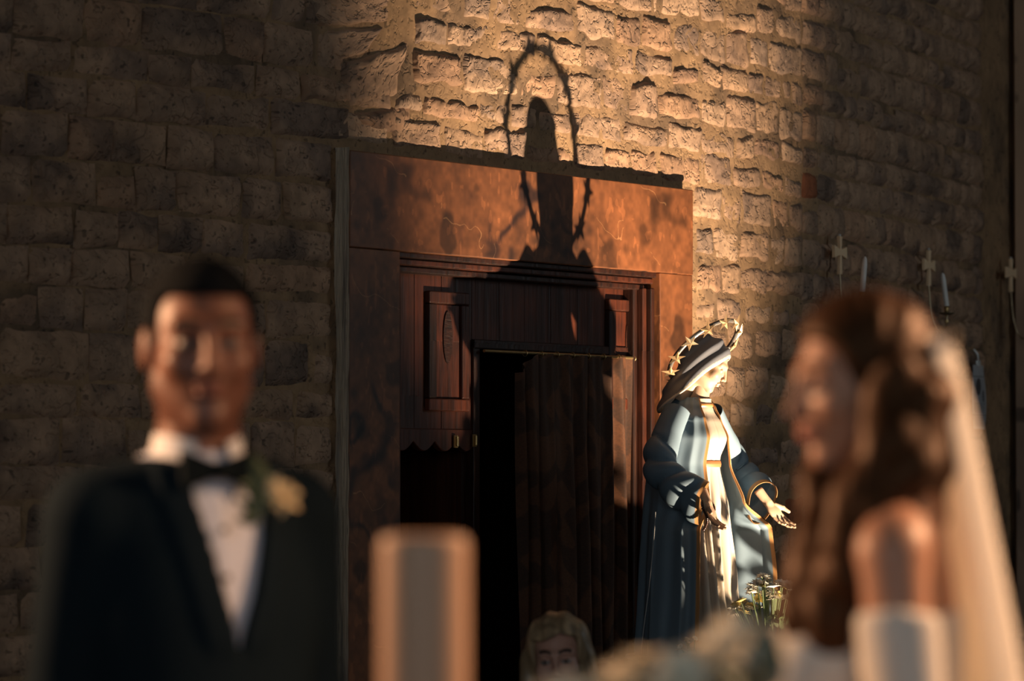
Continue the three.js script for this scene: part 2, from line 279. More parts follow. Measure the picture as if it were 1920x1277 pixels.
{
  seed = 4242;
  const q = (px, py) => onWall(px, py);
  // the springing of a blocked arch beside the confessional: large smooth wedge stones
  addStone([q(603, 52), q(729, 44), q(737, -12), q(556, -12)], 0.006, 1, 0);
  addStone([q(632, 118), q(684, 101), q(729, 46), q(604, 55)], 0.007, 1, 0);
  addStone([q(658, 203), q(742, 184), q(772, 76), q(634, 121)], 0.006, 1, 0);
  addStone([q(677, 240), q(772, 262), q(775, 186), q(662, 212)], 0.007, 4, 0);
  const arch = (y) => { const t = [[2.2, 657], [2.94, 657], [3.07, 632], [3.19, 604], [3.35, 556], [4, 540]]; const k = keyed(t, y)[0]; return k; };
  let y = 0.72;
  while (y < 3.95) {
    const rowH = rr(0.105, 0.16) * (y > 2.9 ? 1.0 : 1);
    const lay = (a, b, wmin, wmax, lit) => {
      let s = a;
      while (s < b - 0.02) {
        let w = rr(wmin, wmax); if (b - s - w < wmin * 0.7) w = b - s; if (w > wmax * 1.5) w *= 0.5;
        const j = lit ? rr(-0.002, 0.005) : rr(0.0, 0.0035), dz = lit ? 0.013 : 0.0055, dy = () => rr(-dz, dz), tall = rnd() < (lit ? 0.25 : 0.12) ? rr(-0.04, -0.012) : 0;
        const mg = lit ? 0.004 : 0.0025, c = [[s + j, y + mg + dy()], [s + w - j, y + mg + dy()], [s + w - j + rr(-0.01, 0.01), y + rowH - mg + dy() + tall], [s + j + rr(-0.01, 0.01), y + rowH - mg + dy() + tall]];
        const small = rnd() < 0.05;
        c.lit = lit; addStone(c, lit ? rr(0.0, 0.004) + (rnd() < 0.20 ? rr(0.003, 0.010) : 0) : rr(0.0, 0.010), small && w < 0.2 && s > 2.3 ? 'brick' : lit ? Math.floor(rnd() * 6) : [0, 1, 1, 1, 0, 4][Math.floor(rnd() * 6)]);
        s += w;
      }
    };
    const ym = y + rowH / 2, top = ym > 2.62;
    lay(-1.85 + rr(-0.1, 0), top ? onWallS(arch(ym), ym) : -0.085, 0.17, 0.40, false);
    if (top) { const a = ym > 2.92 && ym < 3.9 ? onWallS(776, ym) : -0.085; lay(a, 2.3, 0.18, 0.36, true); lay(2.3, 3.2, 0.15, 0.30, true); lay(3.2, 5.75, 0.12, 0.30, false); }
    else { lay(2.255, 3.2, 0.13, 0.27, true); lay(3.2, 5.75, 0.12, 0.30, false); }
    y += rowH + rr(0.0, 0.006);
  }
  function onWallS(px, yy) { let s = 0; for (let it = 0; it < 5; it++) { const d = -wallP(s, yy).z; const py = HORIZON - (yy - CAM_Y) / d * FPX; s = onWall(px, py)[0]; } return s; }
  // the largest 300 in view are parts; the rest are one mass
  const size = (t) => { const p = t.c.map(([s, yy]) => { const v = wallP(s, yy); return [v.x / -v.z, (v.y - CAM_Y) / -v.z]; }); let a = 0; for (let i = 0; i < 4; i++) { const b = p[(i + 1) % 4]; a += p[i][0] * b[1] - b[0] * p[i][1]; } const m = p[0], inV = m[0] > -0.137 && m[0] < 0.136 && m[1] < 0.126 && m[1] > -0.055; const hid = (m[0] > -0.12 && m[0] < -0.045 && m[1] < -0.005) || (m[0] > 0.085 && m[0] < 0.125 && m[1] < 0.005); return Math.abs(a) * (inV ? (hid ? 0.3 : 1) : 0); };
  for (const t of stones) t.size = size(t);
  stones.sort((a, b) => b.size - a.size);
  const rest = []; let k = 0;
  for (const t of stones) {
    const lit = t.cs > -0.3 && t.cs < 3.3 && t.cy > 2.3, g = stoneGeo(t.c, t.prot, lit ? 0.016 : 0.026, (k * 1.37) % 50, rnd() < 0.35 ? -0.004 : 0.0);
    if (k++ < 300) part('stone', g, t.mat === 'brick' ? brickMat : stoneMats[t.mat], wallGroup); else rest.push(g);
  }
  const m = part('further_stones', merge(rest), stoneMats[1], wallGroup); m.userData.kind = 'stuff';
}

// ------------------------------------------------------------------ the rest of the church round the view
const flagMap = tex(256, (u, v) => { const k = 0.5 + 0.4 * tfbm(u, v, 6, 9, 5); return [k, k * 0.95, k * 0.88]; }, true);
const floorMat = std({ color: lin(0.28, 0.24, 0.20), map: flagMap, roughness: 0.6 });
const shellMat = std({ color: lin(0.30, 0.25, 0.20), roughness: 0.95 });
struct('floor', box(18, 0.2, 26, 0, -0.1, -7.5), floorMat, 'worn stone church floor', 'floor');
struct('ceiling', box(18, 0.3, 26, 0, 6.35, -7.5), shellMat, 'dark vaulted church ceiling', 'ceiling');
struct('wall_left', box(0.4, 6.2, 26, -7.2, 3.1, -7.5), shellMat, 'plain side wall of the nave', 'wall');
const AISLE = [-13.3, 3.5, 1.8, 2.6];                     // z, y, width, height of the aisle window
struct('wall_right', merge([box(0.4, 6.2, 26 - (20.5 + AISLE[0] - AISLE[2] / 2), 7.2, 3.1, (5.5 + AISLE[0] + AISLE[2] / 2) / 2), box(0.4, 6.2, AISLE[0] - AISLE[2] / 2 + 20.5, 7.2, 3.1, (-20.5 + AISLE[0] - AISLE[2] / 2) / 2), box(0.4, AISLE[1] - AISLE[3] / 2, AISLE[2], 7.2, (AISLE[1] - AISLE[3] / 2) / 2, AISLE[0]), box(0.4, 6.2 - AISLE[1] - AISLE[3] / 2, AISLE[2], 7.2, (6.2 + AISLE[1] + AISLE[3] / 2) / 2, AISLE[0])]), shellMat, 'plain side wall of the aisle', 'wall');
{
  const e = wallP(onWall(1902, 600)[0], 0);
  const g = merge([box(4.9, 6.2, 0.7, e.x + 2.45, 3.1, e.z - 0.3)]);
  struct('wall_pier', g, stoneMats[1], 'dark stone pier closing the wall', 'pier');
}
{
  const f = new THREE.Group(); f.name = 'window_3'; f.position.set(7.2, AISLE[1], AISLE[0]); f.userData = { kind: 'structure', label: 'daylight window in the aisle wall', category: 'window' }; scene.add(f);
  part('pane', box(0.02, AISLE[3], AISLE[2], 0.1, 0, 0), std({ color: 0x223038, emissive: WINDOW_COLOR, emissiveIntensity: 1.2, roughness: 0.4 }), f);
  part('window_frame', merge([box(0.06, AISLE[3], 0.06, 0.06, 0, 0), box(0.06, 0.05, AISLE[2], 0.06, 0.4, 0), box(0.06, 0.05, AISLE[2], 0.06, -0.5, 0)]), std({ color: 0x201a16, roughness: 0.7 }), f);
  const L = new THREE.RectAreaLight(WINDOW_COLOR, AISLE_POWER, AISLE[2], AISLE[3]); L.position.set(6.98, AISLE[1], AISLE[0]); L.lookAt(1.5, 2.2, -16); scene.add(L);
}
const backZ = 4.2, holes = [[-3.2, 3.4], [3.2, 3.4]];
{
  // wall behind the camera with two tall windows
  const parts = []; const w = 1.7, h = 3.0; let x = -7;
  for (const [cx, cy] of holes) { parts.push(box(cx - w / 2 - x, 6.2, 0.4, (cx - w / 2 + x) / 2, 3.1, backZ)); parts.push(box(w, cy - h / 2, 0.4, cx, (cy - h / 2) / 2, backZ)); parts.push(box(w, 6.2 - cy - h / 2, 0.4, cx, (6.2 + cy + h / 2) / 2, backZ)); x = cx + w / 2; }
  parts.push(box(7 - x, 6.2, 0.4, (7 + x) / 2, 3.1, backZ));
  struct('wall_front', merge(parts), shellMat, 'west wall with two tall windows', 'wall');
  holes.forEach(([cx, cy], i) => {
    const f = new THREE.Group(); f.name = 'window_' + (i + 1); f.position.set(cx, cy, backZ); f.userData = { kind: 'structure', label: 'tall daylight window in the west wall', category: 'window' }; scene.add(f);
    part('pane', box(w, h, 0.02, 0, 0, 0.1), std({ color: 0x223038, emissive: WINDOW_COLOR, emissiveIntensity: 1.2, roughness: 0.4 }), f);
    part('window_frame', merge([box(0.06, h, 0.06, 0, 0, 0.06), box(w, 0.05, 0.06, 0, 0.4, 0.06), box(w, 0.05, 0.06, 0, -0.6, 0.06)]), std({ color: 0x201a16, roughness: 0.7 }), f);
    const L = new THREE.RectAreaLight(WINDOW_COLOR, WINDOW_POWER, w, h); L.position.set(cx, cy, backZ - 0.22); L.lookAt(cx * 0.3, 1.6, -8); scene.add(L);
  });
}
// ------------------------------------------------------------------ confessional built into the wall (local x along the wall, y up, z out of the wall)
const doorT = V(Math.cos(YAW), 0, -Math.sin(YAW)), doorN = V(Math.sin(YAW), 0, Math.cos(YAW)), doorO = wallP(0, 0, 0);
function face(px, py, w) { const r = ray(px, py), o = V(0, CAM_Y, 0), k = doorO.clone().addScaledVector(doorN, w).sub(o).dot(doorN) / r.dot(doorN), p = o.addScaledVector(r, k).sub(doorO); return [p.dot(doorT), p.y]; }
const marbleMap = tex(768, (u, v) => {
  const w = tfbm(u, v, 4, 61, 4) - 0.5, d = (u * 6 + v * 4 + w * 5), vein = Math.pow(Math.abs(Math.sin(d * 3.14159 + 3 * (tfbm(u, v, 8, 5, 3) - 0.5))), 10) * sst(0.42, 0.66, tfbm(u, v, 5, 90, 3));
  const k = 0.62 + 0.5 * (tfbm(u, v, 5, 23, 5) - 0.5) + 0.2 * (tfbm(u, v, 60, 8, 2) - 0.5), st = tfbm(u, v * 0.5, 64, 55, 2) > 0.74 ? 0.10 : 0, sc = Math.abs(((u * 3 + v * 7 + tfbm(u, v, 12, 31, 3) * 0.9) % 1) - 0.5) < 0.006 && tfbm(u, v, 9, 15, 2) > 0.6 ? 0.22 : 0, dk = sst(0.60, 0.74, tfbm(u, v, 10, 133, 3)) * 0.35;
  const m = k * (1 - 0.55 * vein - dk) + st + sc; return [m * 1.12, m * 0.66 + sc * 0.3, m * 0.40 + sc * 0.3 + vein * 0.03];
}, true, 1, 1);
const woodMap = tex(512, (u, v) => { const g = tfbm(u, v * 0.06, 32, 3, 4), f = tfbm(u, v * 0.1, 128, 9, 2), b = tfbm(u, v, 5, 70, 3); const k = 0.35 + 0.4 * g + 0.15 * (f - 0.5) + 0.35 * (b - 0.5); return [k * 1.1, k * 0.62, k * 0.40]; }, true);
const woodBump = tex(256, (u, v) => tfbm(u, v * 0.06, 32, 3, 4), false);
const marble = std({ color: lin(0.44, 0.49, 0.51), map: marbleMap, roughness: 0.5 });
const mk = (c, r = 0.5) => std({ color: lin(...c), map: woodMap, bumpMap: woodBump, bumpScale: 0.002, roughness: r });
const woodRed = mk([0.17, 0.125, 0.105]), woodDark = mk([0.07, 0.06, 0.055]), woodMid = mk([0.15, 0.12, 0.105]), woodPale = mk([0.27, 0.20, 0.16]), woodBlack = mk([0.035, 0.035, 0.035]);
const brass = std({ color: lin(0.62, 0.44, 0.20), metalness: 0.9, roughness: 0.35 });
const inside = woodMid;
const metres = (g, s = 1) => { const p = g.attributes.position, uv = g.attributes.uv, n = g.attributes.normal; for (let i = 0; i < p.count; i++) Math.abs(n.getX(i)) > 0.7 ? uv.setXY(i, p.getZ(i) / s, p.getY(i) / s) : Math.abs(n.getY(i)) > 0.7 ? uv.setXY(i, p.getX(i) / s, p.getZ(i) / s) : uv.setXY(i, p.getX(i) / s, p.getY(i) / s); return g; };
const slab = (x0, y0, x1, y1, z0, z1, r = 0.004, s = 1) => metres(box(x1 - x0, y1 - y0, z1 - z0, (x0 + x1) / 2, (y0 + y1) / 2, (z0 + z1) / 2, Math.min(r, (z1 - z0) * 0.45)), s);

const conf = thing('confessional', 'wooden confessional with orange marbled surround set into the stone wall', 'confessional', [doorO.x, 0, doorO.z], YAW);
const PR = 0.055;
const [fl, ft] = face(657, 281, PR), [fr] = face(1300, 400, PR), [jl, lb] = face(752, 471, PR), [jr] = face(1239, 505, PR);
{
  const lint = part('lintel', slab(fl, lb, fr, ft, 0.0, PR, 0.005, 1.7), marble, conf, 'marbled orange lintel with dark veins and scratches');
  const seamL = face(700, 460, PR)[1], seamR = face(1270, 506, PR)[1];
  part('jamb', slab(fl, 0, jl, lb - 0.0, -0.02, PR - 0.003, 0.005, 1.7), marble, conf);
  part('jamb', slab(jr, 0, fr, lb - 0.0, -0.02, PR - 0.003, 0.005, 1.7), marble, conf);
  // pale mortar running down the near edge of the surround
  const edge = patch(6, 90, (u, v) => { const y = v * (ft + 0.01); return V(fl - 0.002 - 0.012 * Math.abs(fbm(y * 9, u * 3, 3, 3)) * u, y, lerp(PR - 0.004, -0.02, u) + 0.006 * fbm(y * 12, u * 5, 8, 2)); });
  part('plaster_edge', edge, plasterMat, conf, 'crumbling pale plaster along the side of the surround');
  // inner wood: cornice moulding below the lintel and stiles beside the jambs
  const zp = -0.055;
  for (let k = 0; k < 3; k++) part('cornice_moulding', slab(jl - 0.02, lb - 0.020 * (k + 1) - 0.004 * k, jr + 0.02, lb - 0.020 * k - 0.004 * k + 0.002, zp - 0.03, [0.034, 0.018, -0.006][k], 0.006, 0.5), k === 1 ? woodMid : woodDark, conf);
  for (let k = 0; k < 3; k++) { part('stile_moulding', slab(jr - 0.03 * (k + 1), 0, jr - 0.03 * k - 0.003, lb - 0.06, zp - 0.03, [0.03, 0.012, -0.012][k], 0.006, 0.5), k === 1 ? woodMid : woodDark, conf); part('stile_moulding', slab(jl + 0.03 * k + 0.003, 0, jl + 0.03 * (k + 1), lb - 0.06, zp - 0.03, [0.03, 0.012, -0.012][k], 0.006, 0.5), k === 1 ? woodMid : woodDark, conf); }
  const pl = jl + 0.09, pr = jr - 0.09, [cl, ct] = face(893, 652, zp), [cr] = face(1176, 660, zp), apron = face(850, 832, zp)[1], ptop = lb - 0.062;
  // upper boards, one by one
  const xs = [pl]; while (xs[xs.length - 1] < pr - 0.16) xs.push(xs[xs.length - 1] + rr(0.14, 0.19)); xs.push(pr);
  for (let i = 0; i < xs.length - 1; i++) {
    const a = xs[i], b = xs[i + 1];
    const bot = b <= cl || a >= cr ? apron + 0.03 : ct;
    if (a < cl && b > cl) { part('board', slab(a, apron + 0.03, cl, ptop, zp - 0.03, zp - 0.002, 0.003, 0.6), woodRed, conf); part('board', slab(cl, ct, b - 0.002, ptop, zp - 0.03, zp - 0.003, 0.003, 0.6), woodMid, conf); }
    else if (a < cr && b > cr) { part('board', slab(a, ct, cr, ptop, zp - 0.03, zp - 0.003, 0.003, 0.6), woodMid, conf); part('board', slab(cr, apron + 0.03, b - 0.002, ptop, zp - 0.03, zp - 0.002, 0.003, 0.6), woodRed, conf); }
    else part('board', slab(a, bot, b - 0.003, ptop, zp - 0.03, zp - rr(0, 0.004), 0.003, 0.6), rnd() < 0.5 ? woodRed : woodMid, conf);
  }
  // raised side panels with mitred rails and a worn inlay
  const sidePanel = (x0, y0, x1, y1, flip) => {
    const t = 0.045, z = zp + 0.022;
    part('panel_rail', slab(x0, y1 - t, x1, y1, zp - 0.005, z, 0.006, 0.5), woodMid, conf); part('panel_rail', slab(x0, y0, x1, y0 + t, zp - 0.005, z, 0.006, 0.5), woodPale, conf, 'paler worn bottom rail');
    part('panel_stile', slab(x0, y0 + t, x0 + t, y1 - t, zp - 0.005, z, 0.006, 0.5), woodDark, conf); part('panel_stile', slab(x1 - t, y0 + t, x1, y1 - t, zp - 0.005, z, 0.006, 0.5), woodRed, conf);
    part('side_panel', slab(x0 + t, y0 + t, x1 - t, y1 - t, zp - 0.005, zp + 0.008, 0.005, 0.4), woodRed, conf);
    const o = new THREE.CylinderGeometry(1, 1, 0.006, 20).rotateX(Math.PI / 2).scale((x1 - x0) * 0.11, (y1 - y0) * 0.22, 1).translate((x0 + x1) / 2 + (flip ? 0.02 : 0), lerp(y0, y1, 0.62), zp + 0.010);
    part('dark_inlay', o, woodDark, conf);
  };
  const A = face(797, 545, zp), B = face(872, 772, zp), C = face(1135, 560, zp), D = face(1206, 770, zp);
  sidePanel(A[0], B[1], B[0], A[1], false); sidePanel(C[0], D[1], D[0], C[1], true);
  // scalloped aprons over the two kneeling niches
  const scallop = (x0, x1) => { const sh = new THREE.Shape(); sh.moveTo(x0, apron + 0.05); const n = 4; for (let i = 0; i <= n * 10; i++) { const t = i / (n * 10); sh.lineTo(lerp(x0, x1, t), apron - 0.035 * Math.abs(Math.sin(t * n * Math.PI)) + 0.01); } sh.lineTo(x1, apron + 0.05); return new THREE.ExtrudeGeometry(sh, { depth: 0.02, bevelEnabled: true, bevelSize: 0.003, bevelThickness: 0.003, bevelSegments: 1 }).translate(0, 0, zp - 0.02); };
  part('scalloped_apron', scallop(pl, cl), woodRed, conf); part('scalloped_apron', scallop(cr, pr), woodRed, conf);
  part('post', slab(cl - 0.03, 0, cl + 0.008, ct + 0.02, zp - 0.03, zp + 0.012, 0.005, 0.5), woodDark, conf); part('post', slab(cr - 0.008, 0, cr + 0.03, ct + 0.02, zp - 0.03, zp + 0.012, 0.005, 0.5), woodDark, conf);
  part('opening_header', slab(cl - 0.03, ct - 0.004, cr + 0.03, ct + 0.03, zp - 0.03, zp + 0.016, 0.005, 0.5), woodDark, conf);
  // dark inside
  const x0 = DOOR.u0 + 0.02, x1 = DOOR.u1 - 0.02, dz = -0.75;
  part('interior', merge([box(x1 - x0, 2.6, 0.03, (x0 + x1) / 2, 1.3, dz), box(0.03, 2.6, 0.7, x0, 1.3, dz / 2), box(0.03, 2.6, 0.7, x1, 1.3, dz / 2), box(x1 - x0, 0.03, 0.7, (x0 + x1) / 2, 2.55, dz / 2)]), inside, conf, 'unlit inside of the confessional');
  part('partition', box(0.03, ct, 0.62, cl - 0.01, ct / 2, dz / 2 - 0.04), inside, conf); part('partition', box(0.03, ct, 0.62, cr + 0.01, ct / 2, dz / 2 - 0.04), inside, conf);
  part('curtain_rod', new THREE.CylinderGeometry(0.006, 0.006, cr - cl, 10).rotateZ(Math.PI / 2).translate((cl + cr) / 2, ct - 0.012, zp + 0.035), brass, conf);
  for (const [px, py] of [[1196, 830], [858, 828], [893, 826]]) { const q = face(px, py, zp + 0.02); part('latch', merge([box(0.02, 0.045, 0.006, q[0], q[1], zp + 0.012), new THREE.CylinderGeometry(0.005, 0.005, 0.035, 8).translate(q[0], q[1], zp + 0.02)]), brass, conf); }
  // curtain of brown damask, drawn to one side
  const dam = tex(512, (u, v) => { const U = u * 2 * Math.PI, Q = v * 2 * Math.PI; const m = Math.sin(U * 2 + 2 * Math.sin(Q)) * Math.sin(Q * 2 + 2 * Math.cos(U * 2)) + 0.8 * (tfbm(u, v, 6, 4, 3) - 0.5) * 2; const k = 0.42 + 0.16 * sst(-0.1, 0.2, m) + 0.1 * (tfbm(u, v, 128, 2, 1) - 0.5); return [k * 1.1, k * 0.74, k * 0.48]; }, true);
  const zc = zp + 0.035, [kl] = face(967, 700, zc), kr = cr - 0.01, top = ct - 0.012;
  const cur = thing('curtain', 'brown damask curtain drawn aside in the confessional doorway', 'curtain', [doorO.x, 0, doorO.z], YAW);
  const g = thick(150, 60, (u, v) => {
    const y = lerp(0.04, top, v), sag = v > 0.9 ? (1 - sst(0.0, 0.17, u)) * 0.075 * sst(0.9, 1, v) : 0, w = lerp(1, 0.9, sst(0.2, 0.9, v)), edge = kl + 0.05 * (1 - v) * (1 - v) + (1 - w) * 0.1;
    const a = u * 2 * Math.PI * 8 + 1.4 * Math.sin(u * 9) + 0.4 * Math.sin(v * 5 + u * 7), amp = lerp(0.030, 0.014, sst(0.6, 1, v));
    return V(lerp(edge, kr, u), y - sag, zc + amp * Math.sin(a) + 0.006 * Math.sin(a * 2.3 + v * 6));
  }, 0.002);
  const uv = g.attributes.uv; for (let i = 0; i < uv.count; i++) uv.setXY(i, uv.getX(i) * 2.2, uv.getY(i) * 3.4);
  part('cloth', g, std({ color: lin(0.26, 0.22, 0.18), map: dam, roughness: 0.75 }), cur);
  for (let i = 0; i < 8; i++) part('curtain_ring', new THREE.TorusGeometry(0.011, 0.002, 6, 14).rotateY(Math.PI / 2).translate(lerp(kl + 0.06, kr, i / 7), ct - 0.014, zc), brass, cur);
}

// ------------------------------------------------------------------ things on the wall beyond: cross sconces with candles, and a hanging notice
const crossMat = std({ color: lin(0.95, 0.68, 0.42), roughness: 0.5 }), rodMat = std({ color: lin(0.52, 0.40, 0.26), metalness: 0.7, roughness: 0.4 });
const waxMat = std({ color: lin(0.80, 0.78, 0.74), roughness: 0.5 });
function crossShape(h, w, arm) {                         // flared arms
  const s = new THREE.Shape(), a = 0.0075, b = 0.0125, cy = h * 0.08;
  const pts = [[-b, h / 2], [b, h / 2], [a * 0.8, cy + 0.018], [a, cy + 0.010], [w / 2, cy + arm], [w / 2, cy - arm], [a, cy - 0.010], [a * 0.8, cy - 0.018], [b, -h / 2], [-b, -h / 2], [-a * 0.8, cy - 0.018], [-a, cy - 0.010], [-w / 2, cy - arm], [-w / 2, cy + arm], [-a, cy + 0.010], [-a * 0.8, cy + 0.018]];
  pts.forEach((p, i) => i ? s.lineTo(...p) : s.moveTo(...p)); s.closePath();
  return new THREE.ExtrudeGeometry(s, { depth: 0.012, bevelEnabled: true, bevelSize: 0.002, bevelThickness: 0.002, bevelSegments: 1 });
}
const sconces = [[1557, 479, 'flat brass cross sconce with white candle, closest to the confessional', 1617, 563], [1725, 503, 'flat brass cross sconce with a leaning candle, between the other two crosses', 1775, 588], [1880, 517, 'flat brass cross sconce with a hooked arm, closest to the dark pier', 1938, 600]];
sconces.forEach(([px, py, label, dx, dy], i) => {
  const [s, y] = onWall(px, py), p = wallP(s, y, 0.035), a = wallAngle(s);
  const g = thing('cross_sconce', label, 'sconce', [p.x, p.y, p.z], a, 'cross sconces on the stone wall');
  part('cross', crossShape(0.158, 0.15, 0.024), crossMat, g, 'flat cross with flared arms');
  part('nail', new THREE.SphereGeometry(0.007, 10, 8).translate(0, 0.085, 0.006), std({ color: 0xdddddd, metalness: 0.8, roughness: 0.3 }), g);
  // where the dish stands: straight out from the wall
  const dep = -p.z, q = at(dx, dy, dep - 0.12), L = g.worldToLocal.bind(g); g.updateMatrixWorld(true);
  const d0 = L(q.clone()); d0.z = Math.max(0.09, d0.z);
  part('arm', tube([V(0, -0.075, 0.006), V(0.004, -0.15, 0.010), V(0.008, -0.23, 0.02), V(0.012, d0.y - 0.075, 0.045), V(d0.x * 0.5 + 0.012, d0.y - 0.085, d0.z * 0.65), V(d0.x, d0.y - 0.05, d0.z), V(d0.x, d0.y, d0.z)], 0.0042, 40, 8), rodMat, g);
  part('drip_dish', lathe([[0.0, -0.004], [0.02, -0.006], [0.034, 0.0], [0.036, 0.004], [0.032, 0.003], [0.0, -0.001]], 24).translate(d0.x, d0.y, d0.z), std({ color: lin(0.20, 0.16, 0.10), metalness: 0.7, roughness: 0.45 }), g);
  part('socket', lathe([[0.0, 0], [0.013, 0], [0.011, 0.02], [0.014, 0.032], [0.0, 0.032]], 16).translate(d0.x, d0.y, d0.z), brass, g);
  part('finial', lathe([[0, -0.055], [0.006, -0.045], [0.009, -0.035], [0.004, -0.02], [0.006, -0.004], [0, 0]], 12).translate(d0.x, d0.y, d0.z), brass, g);
  const wp = g.localToWorld(d0.clone()), c = thing('taper_candle', ['white taper candle leaning slightly in the sconce by the confessional', 'white taper candle tilting the other way in the middle sconce', 'white taper candle in the sconce beside the pier'][i], 'candle', [wp.x, wp.y + 0.0335, wp.z], 0, 'candles in the cross sconces');
  c.rotation.z = [-0.08, 0.12, 0.02][i];
  part('wax', lathe([[0, 0], [0.0115, 0], [0.0115, 0.118], [0.0085, 0.14], [0.004, 0.15], [0, 0.151]], 16), waxMat, c); part('wick', new THREE.CylinderGeometry(0.001, 0.001, 0.012, 5).translate(0, 0.155, 0), std({ color: 0x222222 }), c);
});
{
  const [s, y] = onWall(1815, 745), p = wallP(s, y, 0.05), a = wallAngle(s), h = 0.30, w = 0.185;
  const cv = document.createElement('canvas'); cv.width = 256; cv.height = 416; const x = cv.getContext('2d');
  x.fillStyle = '#b9bcc0'; x.fillRect(0, 0, 256, 416); x.fillStyle = '#7d8084'; x.fillRect(0, 70, 256, 8); x.fillRect(0, 322, 256, 6);
  x.fillStyle = '#a6aaae'; x.fillRect(20, 90, 216, 210); x.fillStyle = '#4a4c50'; x.beginPath(); x.ellipse(100, 140, 46, 56, 0.2, 0, 7); x.fill(); x.fillStyle = '#6a6c70'; x.beginPath(); x.ellipse(190, 200, 30, 40, 0, 0, 7); x.fill();
  x.fillStyle = '#85888c'; for (let i = 0; i < 5; i++) x.fillRect(30, 248 + i * 14, 190 - (i % 2) * 30, 6); x.fillStyle = '#8d9094'; for (let i = 0; i < 4; i++) x.fillRect(40, 340 + i * 16, 170, 5);
  const t = new THREE.CanvasTexture(cv); t.colorSpace = THREE.SRGBColorSpace;
  const g = thing('hanging_notice', 'grey printed paper notice in a clear sleeve hanging on the stone wall', 'notice', [p.x, p.y, p.z], a);
  part('sheet', thick(8, 14, (u, v) => V((u - 0.5) * w, (v - 0.5) * h, 0.012 * Math.sin(v * 4) * (u - 0.3) + 0.006 * Math.sin(u * 3)), -0.002), std({ map: t, roughness: 0.35 }), g);
  part('hanging_clip', merge([box(0.05, 0.03, 0.012, 0, h / 2 + 0.008, 0, 0.003), tube([V(0, h / 2 + 0.02, 0), V(0.006, h / 2 + 0.05, -0.005), V(-0.004, h / 2 + 0.075, -0.02)], 0.005, 12, 6)]), std({ color: 0xe8ecec, metalness: 0.3, roughness: 0.25 }), g);
}
// ------------------------------------------------------------------ lamps
{
  const g = thing('flood_lamp', 'small black floor flood lamp aimed up at the statue', 'lamp', [LAMP.x, 0, LAMP.z]);
  const dir = LAMP_AIM.clone().sub(LAMP).normalize(), Q = new THREE.Quaternion().setFromUnitVectors(V(0, 1, 0), dir), m4 = new THREE.Matrix4().makeRotationFromQuaternion(Q).setPosition(0, LAMP.y, 0);
  const blk = std({ color: 0x101010, metalness: 0.4, roughness: 0.5 });
  part('base', lathe([[0, 0], [0.09, 0], [0.09, 0.012], [0.02, 0.02], [0.012, 0.03], [0, 0.03]], 24), blk, g);
  part('bracket', tube([V(0, 0.02, 0), V(0, 0.08, 0), V(0, LAMP.y - 0.13, 0)], 0.008, 8, 8), blk, g);
  part('housing', lathe([[0, -0.13], [0.035, -0.13], [0.05, -0.1], [0.058, -0.02], [0.062, -0.02], [0.055, -0.09], [0.0, -0.09]], 28).applyMatrix4(m4), blk, g);
  part('lens', new THREE.CylinderGeometry(0.03, 0.03, 0.006, 24).translate(0, -0.05, 0).applyMatrix4(m4), std({ color: 0xffe0b0, emissive: LAMP_COLOR, emissiveIntensity: 12 }), g);
  const L = new THREE.SpotLight(LAMP_COLOR, LAMP_POWER, 0, 0.50, 0.95, 2); L.position.copy(LAMP); L.target.position.copy(LAMP_AIM); L.castShadow = true; L.shadow.radius = 0.9; L.shadow.mapSize.set(2048, 2048); scene.add(L, L.target);
}
SIDE_LAMPS.forEach(([x, y, z, I, ax, ay, az], i) => {
  const g = thing('spot_lamp', i ? 'hooded warm spot lamp on an iron stand on the bride\'s side' : 'hooded warm spot lamp on an iron stand on the groom\'s side', 'lamp', [x, 0, z]);
  const iron = std({ color: 0x15120f, metalness: 0.6, roughness: 0.5 }), dir = V(ax - x, ay - y, az - z).normalize(), m4 = new THREE.Matrix4().makeRotationFromQuaternion(new THREE.Quaternion().setFromUnitVectors(V(0, 1, 0), dir)).setPosition(0, y, 0);
  part('base', lathe([[0, 0], [0.16, 0], [0.15, 0.02], [0.03, 0.04], [0, 0.04]], 24), iron, g); part('pole', new THREE.CylinderGeometry(0.012, 0.015, y - 0.12, 12).translate(0, (y - 0.12) / 2, 0), iron, g);
  part('hood', lathe([[0, -0.16], [0.06, -0.16], [0.10, -0.06], [0.11, 0.0], [0.104, 0.0], [0.09, -0.09], [0, -0.12]], 28).applyMatrix4(m4), iron, g);
  part('lens', new THREE.CylinderGeometry(0.085, 0.085, 0.008, 28).translate(0, -0.06, 0).applyMatrix4(m4), std({ color: 0xffe6c8, emissive: SIDE_COLOR, emissiveIntensity: 5 }), g);
  const L = new THREE.SpotLight(SIDE_COLOR, I, 0, 0.40, 0.6, 2); L.position.set(x, y, z); L.target.position.set(ax, ay, az); L.castShadow = true; L.shadow.radius = 4; scene.add(L, L.target);
});
